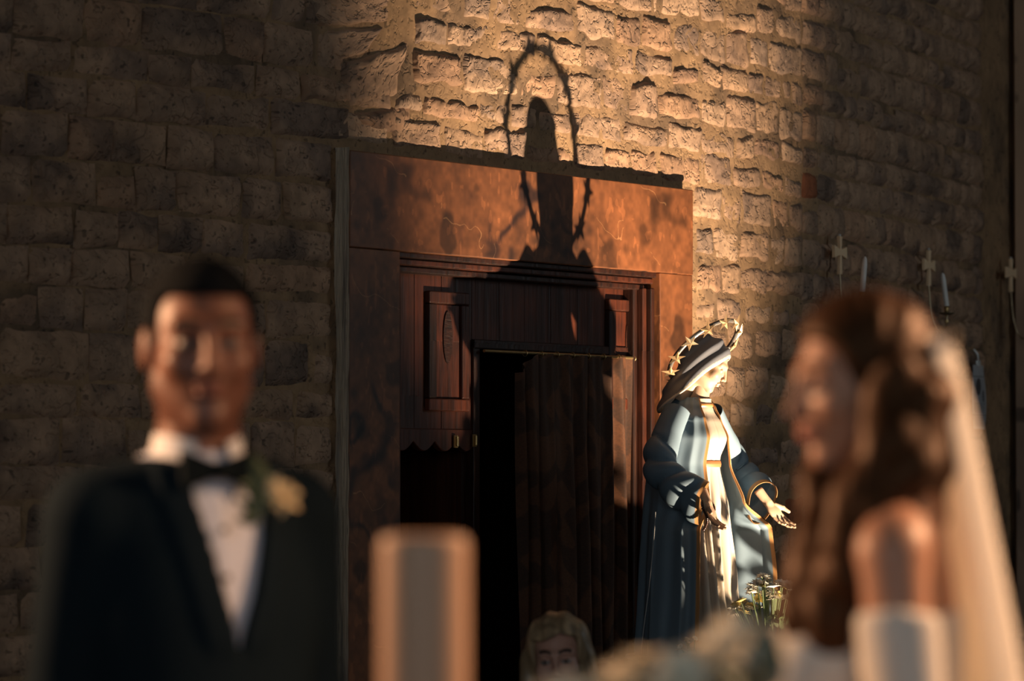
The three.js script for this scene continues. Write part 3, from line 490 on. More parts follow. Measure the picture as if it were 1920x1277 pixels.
// ------------------------------------------------------------------ statue of a robed woman with a ring of stars (local z = the way she faces, x = her left)
const statue = thing('statue', 'painted statue of a veiled woman with open lowered hands and star halo', 'statue', STATUE.toArray(), YAW);
const paint = std({ vertexColors: true, roughness: 0.55 });
const CLOAK = [0.15, 0.215, 0.27], DRESS = [0.46, 0.39, 0.31], SKIN = [0.41, 0.275, 0.185], GOLD = [0.50, 0.25, 0.09], CREAM = [0.52, 0.45, 0.36], VEIL = [0.13, 0.135, 0.155], RUST = [0.36, 0.12, 0.045];
const ridge = (a) => { const s = Math.sin(a); return 1 - 2 * Math.pow(1 - Math.abs(s), 1.6); };
{
  // dress
  const dk = [[0, 0.185, 0.165, 0.010], [0.30, 0.155, 0.14, 0.010], [0.55, 0.128, 0.115, 0.008], [0.695, 0.104, 0.086, 0.003], [0.72, 0.104, 0.087, 0.003], [0.80, 0.122, 0.104, 0.005], [0.86, 0.105, 0.088, 0.003], [0.905, 0.066, 0.058, 0.0], [0.925, 0.052, 0.046, 0.0], [0.945, 0.046, 0.042, 0.0]];
  const dress = patch(220, 110, (u, v) => {
    const y = v * 0.945, [a, b, f] = keyed(dk, y), p = u * 2 * Math.PI, q = p + 0.10 * Math.sin(y * 7 + 3 * Math.sin(p * 2));
    const k = 1 + f * (ridge(q * 11 + 0.6 * Math.sin(y * 5)) * 0.75 + 0.35 * Math.sin(q * 23)) / 0.13 * (y < 0.7 ? 1 : 0.55);
    const bust = y > 0.74 && y < 0.88 ? 0.012 * Math.sin((y - 0.74) / 0.14 * Math.PI) * Math.max(0, Math.cos(p) ** 1) : 0;
    return V(Math.sin(p) * a * k, y, Math.cos(p) * (b * k) + bust + (y > 0.86 ? (y - 0.86) * 0.25 : 0));
  }, true);
  part('dress', dress, std({ color: lin(...DRESS), roughness: 0.45 }), statue, 'cream pleated dress');
  const ring = (y, a, b, h, t, zo = 0) => patch(64, 6, (u, v) => { const p = u * 2 * Math.PI, w = v * 2 * Math.PI; return V(Math.sin(p) * (a + t * Math.cos(w)), y + h * Math.sin(w), Math.cos(p) * (b + t * Math.cos(w)) + zo); }, true);
  part('belt', ring(0.708, 0.105, 0.089, 0.013, 0.004), std({ color: lin(...RUST), roughness: 0.5 }), statue, 'rust red belt');
  part('collar', ring(0.920, 0.056, 0.050, 0.009, 0.004, 0.014), std({ color: lin(...GOLD), roughness: 0.4 }), statue, 'gold neckline trim');
  // cloak: plan outlines (x, z) from the near front edge round the back to the far front edge
  const rows = [
    [0.004, [-0.200, 0.140], [-0.245, 0.0], [-0.200, -0.115], [-0.085, -0.190], [0.085, -0.190], [0.215, -0.125], [0.285, 0.01], [0.322, 0.170]],
    [0.30, [-0.205, 0.148], [-0.235, 0.015], [-0.19, -0.105], [-0.08, -0.170], [0.08, -0.170], [0.205, -0.11], [0.280, 0.01], [0.314, 0.162]],
    [0.46, [-0.205, 0.150], [-0.226, 0.02], [-0.185, -0.10], [-0.075, -0.158], [0.075, -0.158], [0.20, -0.10], [0.275, 0.01], [0.300, 0.150]],
    [0.56, [-0.115, 0.140], [-0.205, 0.04], [-0.178, -0.095], [-0.073, -0.150], [0.073, -0.150], [0.185, -0.095], [0.235, 0.03], [0.125, 0.140]],
    [0.70, [-0.092, 0.108], [-0.180, 0.03], [-0.168, -0.088], [-0.07, -0.142], [0.07, -0.142], [0.168, -0.088], [0.18, 0.03], [0.092, 0.100]],
    [0.80, [-0.075, 0.114], [-0.160, 0.035], [-0.158, -0.075], [-0.068, -0.130], [0.068, -0.130], [0.158, -0.075], [0.16, 0.030], [0.075, 0.102]],
    [0.87, [-0.062, 0.088], [-0.130, 0.03], [-0.132, -0.055], [-0.06, -0.110], [0.06, -0.110], [0.132, -0.055], [0.13, 0.025], [0.060, 0.078]],
    [0.915, [-0.050, 0.062], [-0.085, 0.01], [-0.085, -0.05], [-0.04, -0.085], [0.04, -0.085], [0.085, -0.05], [0.085, 0.01], [0.05, 0.062]],
    [0.95, [-0.035, 0.045], [-0.055, 0.0], [-0.055, -0.04], [-0.025, -0.062], [0.025, -0.062], [0.055, -0.04], [0.055, 0.0], [0.035, 0.045]],
  ];
  const flat = rows.map((r) => [r[0], ...r.slice(1).flat()]);
  const cloakP = (u, v) => {
    const y = lerp(0.004, 0.95, v), k = keyed(flat, y), list = []; for (let i = 0; i < k.length; i += 2) list.push([k[i], k[i + 1]]);
    const [x, z] = crom(list, u), e = 0.002, [x2, z2] = crom(list, Math.min(1, u + e)), [x1, z1] = crom(list, Math.max(0, u - e)), l = hyp(x2 - x1, z2 - z1) || 1, nx = (z2 - z1) / l, nz = -(x2 - x1) / l;
    const amp = lerp(0.0105, 0.002, sst(0.35, 0.88, y)), a = u * 2 * Math.PI * 9.5 + 0.9 * Math.sin(u * 17) + 0.35 * Math.sin(y * 6 + u * 9);
    const f = amp * (ridge(a * 0.5 + 0.4) * 0.8 + 0.35 * Math.sin(a * 1.7 + y * 2)) * sst(0, 0.04, u) * sst(0, 0.04, 1 - u);
    // edge of the mantle ends higher over the feet in front
    const lift = 0.03 * Math.pow(Math.abs(u - 0.5) * 2, 6) * (1 - v);
    return V(x - nx * f, y + lift, z - nz * f);
  };
  const cloak = thick(260, 130, (u, v) => cloakP(u, v), -0.006, (u) => (u < 0.022 || u > 0.978 ? GOLD : CLOAK));
  // sleeves: wide, drooping, with curved folds
  const sleeve = (sd) => {
    const path = sd > 0 ? [[0.110, 0.895, -0.005], [0.205, 0.80, -0.012], [0.305, 0.70, -0.020], [0.312, 0.640, 0.045], [0.262, 0.592, 0.135]] : [[0.110, 0.895, -0.005], [0.185, 0.80, -0.005], [0.248, 0.70, 0.012], [0.252, 0.640, 0.080], [0.214, 0.592, 0.165]];
    return thick(72, 70, (u, v) => {
      const p = crom(path, v), q = crom(path, Math.min(1, v + 0.01)), o = crom(path, Math.max(0, v - 0.01)), t = V(q[0] - o[0], q[1] - o[1], q[2] - o[2]).normalize();
      const out = V(1, 0, 0).addScaledVector(t, -t.x).normalize(), up = V().crossVectors(out, t).normalize(), a = u * 2 * Math.PI;
      const r0 = lerp(0.052, 0.058, sst(0.1, 0.5, v)), wave = sst(0.22, 0.4, v) * (1 - sst(0.86, 1, v)), fold = 0.0115 * wave * ridge(v * 17 + 1.25 * Math.cos(a - 0.9) + 0.4) * (0.55 + 0.45 * Math.cos(a - 0.4));
      const r = r0 + fold, d = V(p[0], p[1], p[2]).addScaledVector(out, Math.cos(a) * r).addScaledVector(up, Math.sin(a) * r);
      const dn = Math.max(0, -up.y * Math.sin(a) * -1 < 0 ? 0 : 0);
      const low = Math.max(0, (p[1] - d.y) / r); d.y -= 0.058 * low * sst(0.55, 1, v); d.x -= 0.030 * low * sst(0.55, 1, v);
      return V(d.x * sd, d.y, d.z);
    }, sd > 0 ? -0.005 : 0.005, (u, v) => (v > 0.945 ? GOLD : CLOAK));
  };
  const cl = part('cloak', joinColored([cloak, sleeve(1), sleeve(-1)]), paint, statue, 'blue grey mantle with gold edges and wide sleeves');
  // shoulder cape edge: broad lapels of the mantle folding over the chest
  // head
  const HS = 0.775, HZ = 0.058, hm = new THREE.Matrix4().makeTranslation(0, 1.072, HZ).multiply(new THREE.Matrix4().makeRotationY(23 * Math.PI / 180)).multiply(new THREE.Matrix4().makeRotationX(30 * Math.PI / 180)).multiply(new THREE.Matrix4().makeScale(HS, HS, HS));
  const hf = headField({ fem: true }), fc = faceColor(SKIN, [0.70, 0.33, 0.24], [0.42, 0.25, 0.15], { thinBrow: true, lids: 0.0035, iris: [0.12, 0.10, 0.08], white: [0.6, 0.5, 0.42] });
  const hairLine = (x, y, z) => y > 0.062 - 0.5 * Math.max(0, Math.abs(x) - 0.02) || (Math.abs(x) > 0.052 && z < 0.05 && y > -0.05);
  const headG = sdfMesh(hf, [-0.11, -0.215, -0.125], [0.11, 0.135, 0.14], 0.0026, (x, y, z) => (y > -0.08 && hairLine(x, y, z) ? [0.33, 0.20, 0.10] : fc(x, y, z))).applyMatrix4(hm);
  // hands
  const handG = (sd) => {
    const dir = V(0.04, -0.118, 0.080).normalize(), pal = V(-0.15, 0.5, 0.85).addScaledVector(dir, -V(-0.15, 0.5, 0.85).dot(dir)).normalize(), y = dir.clone().negate(), x = V().crossVectors(y, pal).normalize();
    const m = new THREE.Matrix4().makeBasis(x, y, pal).setPosition(sd > 0 ? 0.256 : 0.210, 0.568, sd > 0 ? 0.155 : 0.185), g = sdfMesh(handField(0.22), [-0.07, -0.19, -0.04], [0.09, 0.07, 0.08], 0.003, () => SKIN).applyMatrix4(new THREE.Matrix4().makeScale(0.82, 0.82, 0.82)).applyMatrix4(m);
    if (sd < 0) { g.applyMatrix4(new THREE.Matrix4().makeScale(-1, 1, 1)); const I = g.index.array; for (let i = 0; i < I.length; i += 3) { const t = I[i]; I[i] = I[i + 1]; I[i + 1] = t; } }
    return g;
  };
  const neckG = sdfMesh((x, y, z) => cap(x, y, z, 0, 1.01, 0.030, 0, 0.90, 0.004, 0.036, 0.044), [-0.06, 0.84, -0.06], [0.06, 1.06, 0.09], 0.005, () => SKIN);
  part('head', joinColored([headG, neckG]), paint, statue, 'pale painted face looking down');
  part('hand', handG(1), paint, statue); part('hand', handG(-1), paint, statue);
  // veil
  const inv = hm.clone().invert(), fwd = V(Math.sin(23 * Math.PI / 180), 0, Math.cos(23 * Math.PI / 180)), tmp = V(0, 0, 0);
  const cutD = (x, y, z) => 0.60 * ((x * fwd.x + (z - HZ) * fwd.z) - 0.090) - 0.80 * (y - 1.097) + 0.25 * Math.max(0, Math.abs(x * fwd.z - (z - HZ) * fwd.x) - 0.05);
  const veilOuter = (x, y, z) => {
    tmp.set(x, y, z).applyMatrix4(inv);
    let d = ell(tmp.x, tmp.y, tmp.z, 0, 0.034, -0.016, 0.089, 0.096, 0.109) * HS;
    d = smin(d, ell(tmp.x, tmp.y, tmp.z, 0, -0.02, -0.005, 0.086, 0.095, 0.085) * HS, 0.03);
    d = smin(d, cap(x, y, z, 0, 1.055, 0.015, 0, 0.945, -0.035, 0.072, 0.086), 0.05);
    d = smin(d, ell(x, y, z, 0, 0.905, -0.03, 0.125, 0.05, 0.098), 0.06);
    const c = cutD(x, y, z); return d + 0.0045 * Math.sin(c * 2 * Math.PI / 0.052 + 0.8 + 14 * x) * sst(0.0, -0.05, c);
  };
  const veil = sdfMesh((x, y, z) => { const o = veilOuter(x, y, z), c = cutD(x, y, z), t = 0.007; return smax(smax(o, -(o + t), 0.003), c, 0.006); }, [-0.17, 0.86, -0.19], [0.17, 1.19, 0.22], 0.0032, (x, y, z) => (cutD(x, y, z) > -0.010 || veilOuter(x, y, z) < -0.004 ? CREAM : VEIL));
  part('veil', veil, paint, statue, 'dark veil with cream lining');
  part('plinth', lathe([[0, 0.001], [0.25, 0.001], [0.255, 0.006], [0.25, 0.016], [0.0, 0.018]], 40), std({ color: lin(0.35, 0.34, 0.32), roughness: 0.6 }), statue);
  // halo: a ring with twelve stars
  const halo = new THREE.Group(); halo.name = 'star_halo'; halo.userData.label = 'metal ring set with twelve stars'; statue.add(halo);
  const R = 0.152, C = V(0, 1.124, 0.040), A = V(0, 0.685, 0.728), X = V(1, 0, 0), NN = V().crossVectors(X, A);
  const gold = std({ color: lin(0.78, 0.52, 0.28), metalness: 0.75, roughness: 0.32 }), silver = std({ color: lin(0.55, 0.52, 0.48), metalness: 0.9, roughness: 0.28 });
  const M = new THREE.Matrix4().makeBasis(X, A, NN).setPosition(C);
  part('ring', new THREE.TorusGeometry(R, 0.0085, 10, 72).applyMatrix4(M), silver, halo);
  part('support_rod', tube([C.clone().addScaledVector(A, -R), V(0, 1.0, -0.075), V(0, 1.02, -0.03)], 0.004, 12, 6), silver, halo);
  const star = () => { const p = [], n = 5, ro = 0.036, ri = 0.0135, t = 0.010; const c = [0, 0, t], b = [0, 0, -0.003]; const rim = []; for (let i = 0; i < 2 * n; i++) { const a = i * Math.PI / n + Math.PI / 2, r = i % 2 ? ri : ro; rim.push([Math.cos(a) * r, Math.sin(a) * r, 0]); } for (let i = 0; i < 2 * n; i++) { const q = rim[(i + 1) % (2 * n)]; p.push(...c, ...rim[i], ...q, ...b, ...q, ...rim[i]); } const g = new THREE.BufferGeometry(); g.setAttribute('position', new THREE.Float32BufferAttribute(p, 3)); g.computeVertexNormals(); return g; };
  const sg = star();
  for (let i = 0; i < 12; i++) { const a = (i + 0.5) / 12 * 2 * Math.PI, m = part('star', sg, gold, halo), rad = V(0, 0, 0).addScaledVector(X, Math.sin(a)).addScaledVector(A, Math.cos(a)), up = rad.clone(), nn = NN.clone().addScaledVector(rad, 0.55).normalize(), xx = V().crossVectors(up, nn).normalize(), yy = V().crossVectors(nn, xx); m.quaternion.setFromRotationMatrix(new THREE.Matrix4().makeBasis(xx, yy, nn)); m.position.copy(C).addScaledVector(rad, R + 0.004).addScaledVector(NN, 0.010); m.rotateZ(rr(-0.3, 0.3)); }
  // rosary round the near wrist
  const ros = thing('rosary', 'dark bead rosary looped round the statue\'s wrist', 'rosary', STATUE.toArray(), YAW), bead = new THREE.SphereGeometry(0.0052, 10, 8), bm = std({ color: lin(0.05, 0.025, 0.02), roughness: 0.15 });
  for (let i = 0; i < 26; i++) { const a = i / 26 * 2 * Math.PI, k = part('bead', bead, bm, ros); k.position.set(-0.212 + 0.027 * Math.cos(a), 0.556 - 0.022 * Math.sin(a) + 0.010 * Math.cos(a), 0.190 + 0.020 * Math.sin(a)); }
  for (let i = 0; i < 14; i++) { const t = i / 13, k = part('bead', bead, bm, ros); k.position.set(-0.236 - 0.004 * Math.sin(t * 5), 0.548 - t * 0.075, 0.182 + 0.02 * Math.sin(t * 3.1)); }
}
// ------------------------------------------------------------------ table under the statue, flowers round its feet, the loose wire
{
  const g = thing('pedestal_table', 'dark cloth covered table carrying the statue', 'table', [STATUE.x, 0, STATUE.z], YAW);
  const cloth = std({ color: lin(0.03, 0.038, 0.045), roughness: 0.9 });
  part('tabletop', box(0.95, 0.03, 0.74, 0, 0.833, 0.08, 0.006), mk([0.3, 0.2, 0.15]), g);
  const P = (u, v) => { const a = u * 2 * Math.PI, c = Math.cos(a), s = Math.sin(a), q = Math.pow(Math.abs(c) ** 8 + Math.abs(s) ** 8, -1 / 8), f = 1 + (1 - v) * 0.03 * Math.sin(a * 22); return V(c * q * 0.482 * f, lerp(0.03, 0.846, v), 0.08 + s * q * 0.377 * f); };
  part('tablecloth', patch(160, 10, P, true), cloth, g);
  part('cloth_top', box(0.955, 0.003, 0.746, 0, 0.8485, 0.08), cloth, g);
}
const stemMat = std({ color: lin(0.09, 0.13, 0.05), roughness: 0.7 }), leafMat = std({ color: lin(0.10, 0.15, 0.06), roughness: 0.55 }), dryMat = std({ color: lin(0.40, 0.24, 0.12), roughness: 0.6 });
const whitePetal = std({ color: lin(0.80, 0.76, 0.66), roughness: 0.7 }), yellowish = std({ color: lin(0.62, 0.50, 0.18), roughness: 0.7 });
function leafGeo(l, w, bend = 0.2) { return patch(6, 10, (u, v) => { const k = Math.sin(Math.pow(v, 0.8) * Math.PI) * w * (1 - v * 0.25), x = (u - 0.5) * 2 * k; return V(x, v * l * (1 - bend * v * 0.3), bend * l * v * v - Math.abs(x) * 0.25); }); }
function petalHead(r, rings, cup) {                      // a many-petalled flower head round the origin, opening along +y
  const list = [];
  rings.forEach(([n, tilt, len], k) => { for (let i = 0; i < n; i++) { const g = leafGeo(len * r, len * r * 0.34, cup); g.rotateX(tilt); g.rotateY((i + (k % 2) * 0.5 + rr(-0.2, 0.2)) / n * 2 * Math.PI); list.push(g); } });
  return merge(list);
}
function flowerThing(name, label, pos, heads, opt) {
  const g = thing(name, label, 'flowers', pos, opt.turn ?? 0);
  for (const h of heads) { const m = part('flower', h.geo, h.mat, g); m.position.set(...h.p); m.quaternion.setFromUnitVectors(V(0, 1, 0), V(...h.dir).normalize()); m.rotateY(rnd() * 6); m.scale.setScalar(h.s ?? 1); part('stem', tube([V(...h.p), V(h.p[0] * 0.6, h.p[1] * 0.5, h.p[2] * 0.6), V(h.p[0] * 0.15, 0.01, h.p[2] * 0.15)], 0.0022, 8, 5), stemMat, g); }
  for (const l of opt.leaves ?? []) { const m = part('leaf', l.geo, l.mat ?? leafMat, g); m.position.set(...l.p); m.quaternion.setFromUnitVectors(V(0, 1, 0), V(...l.dir).normalize()); m.rotateY(rnd() * 6); m.scale.setScalar(l.s ?? 1); }
  return g;
}
{
  seed = 99;
  const daisies = [0, 1, 2].map(() => petalHead(0.022, [[9, 1.15, 1], [8, 0.75, 0.85], [6, 0.35, 0.65]], 0.25)), lf = [leafGeo(0.085, 0.026, 0.25), leafGeo(0.06, 0.03, 0.4)];
  // lit bunch on the front of the table
  const base = at(1442, 1190, 13.74), heads = [];
  for (let i = 0; i < 50; i++) { const x = rr(-0.125, 0.13), t = (x + 0.13) / 0.26, y = 0.165 + rr(0.0, 0.13) * Math.sin(clamp(t, 0.12, 0.88) * Math.PI) + 0.045 * t; heads.push({ geo: daisies[i % 3], mat: i % 3 === 1 ? yellowish : whitePetal, p: [x, y, rr(-0.06, 0.06)], dir: [x * 3 + rr(-0.4, 0.9), 1, rr(-0.3, 0.8)], s: rr(1.0, 1.55) }); }
  const leaves = []; for (let i = 0; i < 16; i++) { const a = rnd() * 6.28; leaves.push({ geo: lf[i % 2], p: [rr(-0.09, 0.1), rr(0.08, 0.15), rr(-0.05, 0.05)], dir: [Math.cos(a), rr(0.2, 1.0), Math.sin(a)], s: 0.7 }); }
  const bunch = flowerThing('flower_bunch', 'brightly lit bunch of small white and yellow flowers before the statue', [base.x, 0.852, base.z], heads, { leaves });
  part('bowl', lathe([[0, 0], [0.045, 0], [0.07, 0.04], [0.065, 0.09], [0.055, 0.085], [0.0, 0.03]], 24), std({ color: lin(0.12, 0.11, 0.10), roughness: 0.4 }), bunch);
  // leafy branches in a floor vase between lamp and statue: they throw the leaf shadows on the dress
  const lp = V(STATUE.x, 0, STATUE.z).addScaledVector(V(Math.sin(YAW), 0, Math.cos(YAW)), 0.62), big = leafGeo(0.07, 0.026, 0.15);
  const fv = thing('floor_vase', 'tall floor vase of leafy branches in front of the statue\'s table', 'vase', [lp.x, 0, lp.z], YAW);
  part('vase', lathe([[0, 0], [0.08, 0], [0.085, 0.02], [0.06, 0.12], [0.075, 0.3], [0.05, 0.46], [0.06, 0.5], [0.05, 0.49], [0, 0.44]], 28), std({ color: lin(0.2, 0.18, 0.16), roughness: 0.4 }), fv);
  const tips = [[-0.10, 0.80], [0.0, 0.76], [0.02, 0.84], [0.08, 0.80], [0.12, 0.88], [0.15, 0.80], [-0.07, 0.74], [0.04, 0.74], [0.11, 0.97], [0.17, 0.91], [0.20, 0.83], [0.23, 0.92], [0.26, 0.80], [0.28, 0.88], [0.21, 0.74], [0.25, 0.98]];
  for (const [x, y] of tips) { part('branch', tube([V(0, 0.42, 0), V(x * 0.4, 0.62, 0.0), V(x, y, rr(-0.03, 0.03))], 0.002, 10, 5), stemMat, fv); for (let k = 0; k < 2; k++) { const m = part('leaf', big, leafMat, fv), a = rr(-1.4, 1.4); m.position.set(x + rr(-0.012, 0.012), y - k * 0.03, rr(-0.03, 0.03)); m.rotation.set(rr(-0.3, 0.3), rr(-0.5, 0.5), a); m.scale.setScalar(rr(0.6, 1.05)); } }
  // dried leaves and pale blossom at the near hem
  const dl = at(1300, 1205, 13.62), leaves3 = [], heads3 = [];
  for (let i = 0; i < 12; i++) { const a = rnd() * 6.28; leaves3.push({ geo: lf[0], mat: dryMat, p: [rr(-0.04, 0.05), rr(0.0, 0.05), rr(-0.03, 0.03)], dir: [Math.cos(a), rr(0.1, 0.8), Math.sin(a)], s: rr(0.6, 1) }); }
  for (let i = 0; i < 6; i++) heads3.push({ geo: daisies[i % 3], mat: whitePetal, p: [rr(-0.05, 0.04), rr(0.05, 0.11), rr(-0.02, 0.02)], dir: [rr(-1, 1), 1, rr(-0.2, 1)], s: rr(0.6, 0.9) });
  flowerThing('dried_posy', 'small posy with dry brown leaves at the hem of the mantle', [dl.x, 0.858, dl.z], heads3, { leaves: leaves3 });
  // wire hanging beside the mantle
  single('loose_wire', 'thin grey wire hanging down beside the blue mantle', 'wire', tube([at(1229, 960, 13.78), at(1226, 1010, 13.77), at(1217, 1100, 13.72), at(1205, 1195, 13.68), at(1198, 1290, 13.66)], 0.0016, 30, 5), std({ color: lin(0.35, 0.35, 0.34), roughness: 0.4 }));
}
// ------------------------------------------------------------------ people (each: one body mesh, with hair and clothes as its parts)
const skinMat = std({ vertexColors: true, roughness: 0.48 }), clothMat = std({ vertexColors: true, roughness: 0.8 }), woolMat = new THREE.MeshPhysicalMaterial({ vertexColors: true, roughness: 0.9, specularIntensity: 0.15 });
const rotY = (d) => new THREE.Matrix4().makeRotationY(d * Math.PI / 180);
const headMatrix = (x, y, z, yaw, nod, roll, s) => new THREE.Matrix4().makeTranslation(x, y, z).multiply(rotY(yaw)).multiply(new THREE.Matrix4().makeRotationX(nod * Math.PI / 180)).multiply(new THREE.Matrix4().makeRotationZ(roll * Math.PI / 180)).multiply(new THREE.Matrix4().makeScale(s, s, s));
const streak = (c, x, y, z, k) => { const n = 0.75 + 0.5 * fbm(x * k, y * 14, z * k, 3); return [c[0] * n, c[1] * n, c[2] * n]; };
function handAt(pos, dir, pal, curl, s, col, mirror) {
  const d = V(...dir).normalize(), p = V(...pal), q = p.addScaledVector(d, -p.dot(d)).normalize(), y = d.clone().negate(), x = V().crossVectors(y, q).normalize();
  const g = sdfMesh(handField(curl, mirror ? -1 : 1), [-0.09, -0.2, -0.05], [0.09, 0.07, 0.09], 0.005, () => col).applyMatrix4(new THREE.Matrix4().makeScale(s, s, s)).applyMatrix4(new THREE.Matrix4().makeBasis(x, y, q).setPosition(...pos)); return g;
}
{ // groom
  const g = thing('person', 'man in a black dinner suit with bow tie and cream buttonhole, facing the altar', 'person', [-0.487, 0, -5.92], 27 * Math.PI / 180);
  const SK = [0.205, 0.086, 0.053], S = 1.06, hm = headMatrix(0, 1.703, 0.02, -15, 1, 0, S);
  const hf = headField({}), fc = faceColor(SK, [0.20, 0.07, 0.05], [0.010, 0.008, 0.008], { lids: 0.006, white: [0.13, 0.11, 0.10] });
  const stub = (x, y, z) => { const c = fc(x, y, z); return c === SK && y < -0.04 && y > -0.125 && z > -0.02 ? [SK[0] * 0.72, SK[1] * 0.72, SK[2] * 0.76] : c; };
  const arms = (x, y, z, r) => { const ax = Math.abs(x); return smin(cap(ax, y, z, 0.178, 1.435, -0.01, 0.205, 1.15, -0.04, 0.05 + r, 0.042 + r), cap(ax, y, z, 0.205, 1.15, -0.04, 0.20, 0.90, 0.03, 0.042 + r, 0.028 + r), 0.03); };
  const torso = (x, y, z, r) => { let d = ell(x, y, z, 0, 1.30, 0.0, 0.175 + r, 0.24, 0.108 + r); d = smin(d, ell(x, y, z, 0, 1.06, 0, 0.155 + r, 0.2, 0.10 + r), 0.08); d = smin(d, cap(Math.abs(x), y, z, 0.02, 1.485, -0.02, 0.15, 1.445, -0.015, 0.055 + r, 0.045 + r), 0.06); return d; };
  const legs = (x, y, z, r) => { const ax = Math.abs(x); return smin(smin(ell(x, y, z, 0, 0.93, 0, 0.155 + r, 0.12, 0.11 + r), cap(ax, y, z, 0.09, 0.9, 0, 0.10, 0.5, 0.01, 0.08 + r, 0.055 + r), 0.05), cap(ax, y, z, 0.10, 0.5, 0.01, 0.105, 0.07, -0.02, 0.055 + r, 0.042 + r), 0.03); };
  const body = sdfMesh((x, y, z) => { let d = smin(torso(x, y, z, -0.004), arms(x, y, z, -0.012), 0.03); d = smin(d, legs(x, y, z, -0.01), 0.03); d = smin(d, cap(x, y, z, 0, 1.45, -0.02, 0, 1.60, 0.005, 0.058, 0.056), 0.04); return smin(d, cap(Math.abs(x), y, z, 0.105, 0.05, -0.02, 0.12, 0.03, 0.1, 0.03, 0.022), 0.02); }, [-0.3, 0.0, -0.18], [0.3, 1.66, 0.2], 0.014, () => SK);
  const head = sdfMesh(hf, [-0.11, -0.215, -0.125], [0.11, 0.135, 0.14], 0.004, stub).applyMatrix4(hm);
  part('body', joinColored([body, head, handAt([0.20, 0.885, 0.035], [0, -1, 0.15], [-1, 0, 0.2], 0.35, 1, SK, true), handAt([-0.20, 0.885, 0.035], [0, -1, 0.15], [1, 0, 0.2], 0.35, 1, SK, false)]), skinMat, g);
  const hair = sdfMesh((x, y, z) => { let d = ell(x, y, z, 0, 0.040, -0.018, 0.084, 0.094, 0.103) + 0.003 * fbm(x * 60, y * 60, z * 60, 2); const keep = smin(0.074 - y + 0.25 * Math.max(0, Math.abs(x) - 0.05), z - 0.028 + 0.9 * Math.max(0, -y - 0.02), 0.015); d = smax(d, keep, 0.008); d = smax(d, -0.075 - y, 0.01); return smax(d, -(hf(x, y, z) - 0.001), 0.003); }, [-0.11, -0.09, -0.14], [0.11, 0.15, 0.11], 0.004, (x, y, z) => streak([0.008, 0.010, 0.012], x, y, z, 60)).applyMatrix4(hm);
  part('hair', hair, woolMat, g, 'short black hair');
  const SUIT = [0.006, 0.0125, 0.018], LAPEL = [0.007, 0.014, 0.020], SHIRT = [0.70, 0.73, 0.84];
  const vee = (y) => 0.052 * sst(1.16, 1.34, y) * clamp((y - 1.215) / 0.22, 0, 1.2);
  const jack = (x, y, z) => {
    let d = smin(torso(x, y, z, 0.022), arms(x, y, z, 0.014), 0.03);
    d = smin(d, cap(Math.abs(x), y, z, 0.06, 1.49, -0.02, 0.165, 1.452, -0.015, 0.058, 0.06), 0.03);
    d = smin(d, ell(x, y, z, 0, 0.95, 0, 0.185, 0.24, 0.135), 0.05);
    const w = vee(y), ax = Math.abs(x - 0.022); if (z > 0 && y > 1.22) d -= 0.007 * sst(w + 0.055, w + 0.05, ax) * sst(1.22, 1.27, y);
    d = smax(d, -(Math.max(ax - w, -z)), 0.004);
    d = smax(d, -(hyp(x, z + 0.01) - 0.064 - (y > 1.5 ? 0 : 0.1 * (1.5 - y))) + (y < 1.40 ? -1 : 0), 0.01);
    d = smax(d, y - 1.535, 0.02); return smax(d, 0.76 - y, 0.01);
  };
  part('jacket', sdfMesh(jack, [-0.32, 0.74, -0.22], [0.32, 1.56, 0.24], 0.0075, (x, y, z) => (z > 0.05 && Math.abs(x) < vee(y) + 0.055 && y > 1.24 ? LAPEL : SUIT)), woolMat, g, 'black dinner jacket');
  part('trousers', sdfMesh((x, y, z) => smax(smax(legs(x, y, z, 0.02), 0.06 - y, 0.01), y - 1.02, 0.01), [-0.24, 0.04, -0.18], [0.24, 1.05, 0.2], 0.014, () => SUIT), woolMat, g);
  part('shirt', sdfMesh((x, y, z) => { let d = torso(x, y, z, 0.008); d = smin(d, cap(x, y, z, 0, 1.44, -0.01, 0, 1.53, 0.0, 0.067, 0.062), 0.02); d -= 0.002 * Math.max(0, 1 - Math.abs(x) / 0.018); return smax(smax(d, y - 1.545, 0.006), 1.0 - y, 0.01); }, [-0.22, 0.98, -0.16], [0.22, 1.56, 0.18], 0.0075, () => SHIRT), clothMat, g, 'white shirt');
  const collar = thick(48, 8, (u, v) => { const a = lerp(-2.75, 2.75, u) + Math.PI, fr = Math.pow(Math.abs(u - 0.5) * 2, 8), r = lerp(0.079, 0.066, v); const y = lerp(1.512 - 0.045 * fr, 1.572 - 0.015 * Math.pow(Math.abs(u - 0.5) * 2, 4), v); return V(Math.sin(a) * r, y, Math.cos(a) * r * 1.0 + 0.004 + 0.018 * fr * (1 - v)); }, 0.003);
  part('collar', collar, std({ color: lin(0.78, 0.77, 0.78), roughness: 0.7 }), g, 'white wing of the shirt collar');
  part('bow_tie', sdfMesh((x, y, z) => { const ax = Math.abs(x), k = clamp((ax - 0.005) / 0.05, 0, 1); let d = ell(x, y, z, 0, 0, 0.004, 0.012, 0.014, 0.012); return smin(d, Math.max(Math.abs(y) - (0.009 + 0.019 * k), Math.abs(z) - 0.008, ax - 0.058) - 0.002, 0.008); }, [-0.07, -0.045, -0.025], [0.07, 0.045, 0.025], 0.003, () => [0.006, 0.010, 0.012]).translate(0, 1.515, 0.088), woolMat, g, 'black bow tie');
  for (const y of [1.425, 1.352, 1.285]) part('shirt_button', new THREE.CylinderGeometry(0.0055, 0.0055, 0.003, 12).rotateX(Math.PI / 2).translate(0, y, 0.1235 - Math.max(0, y - 1.38) * 0.25), std({ color: 0x2a2a30, roughness: 0.3 }), g);
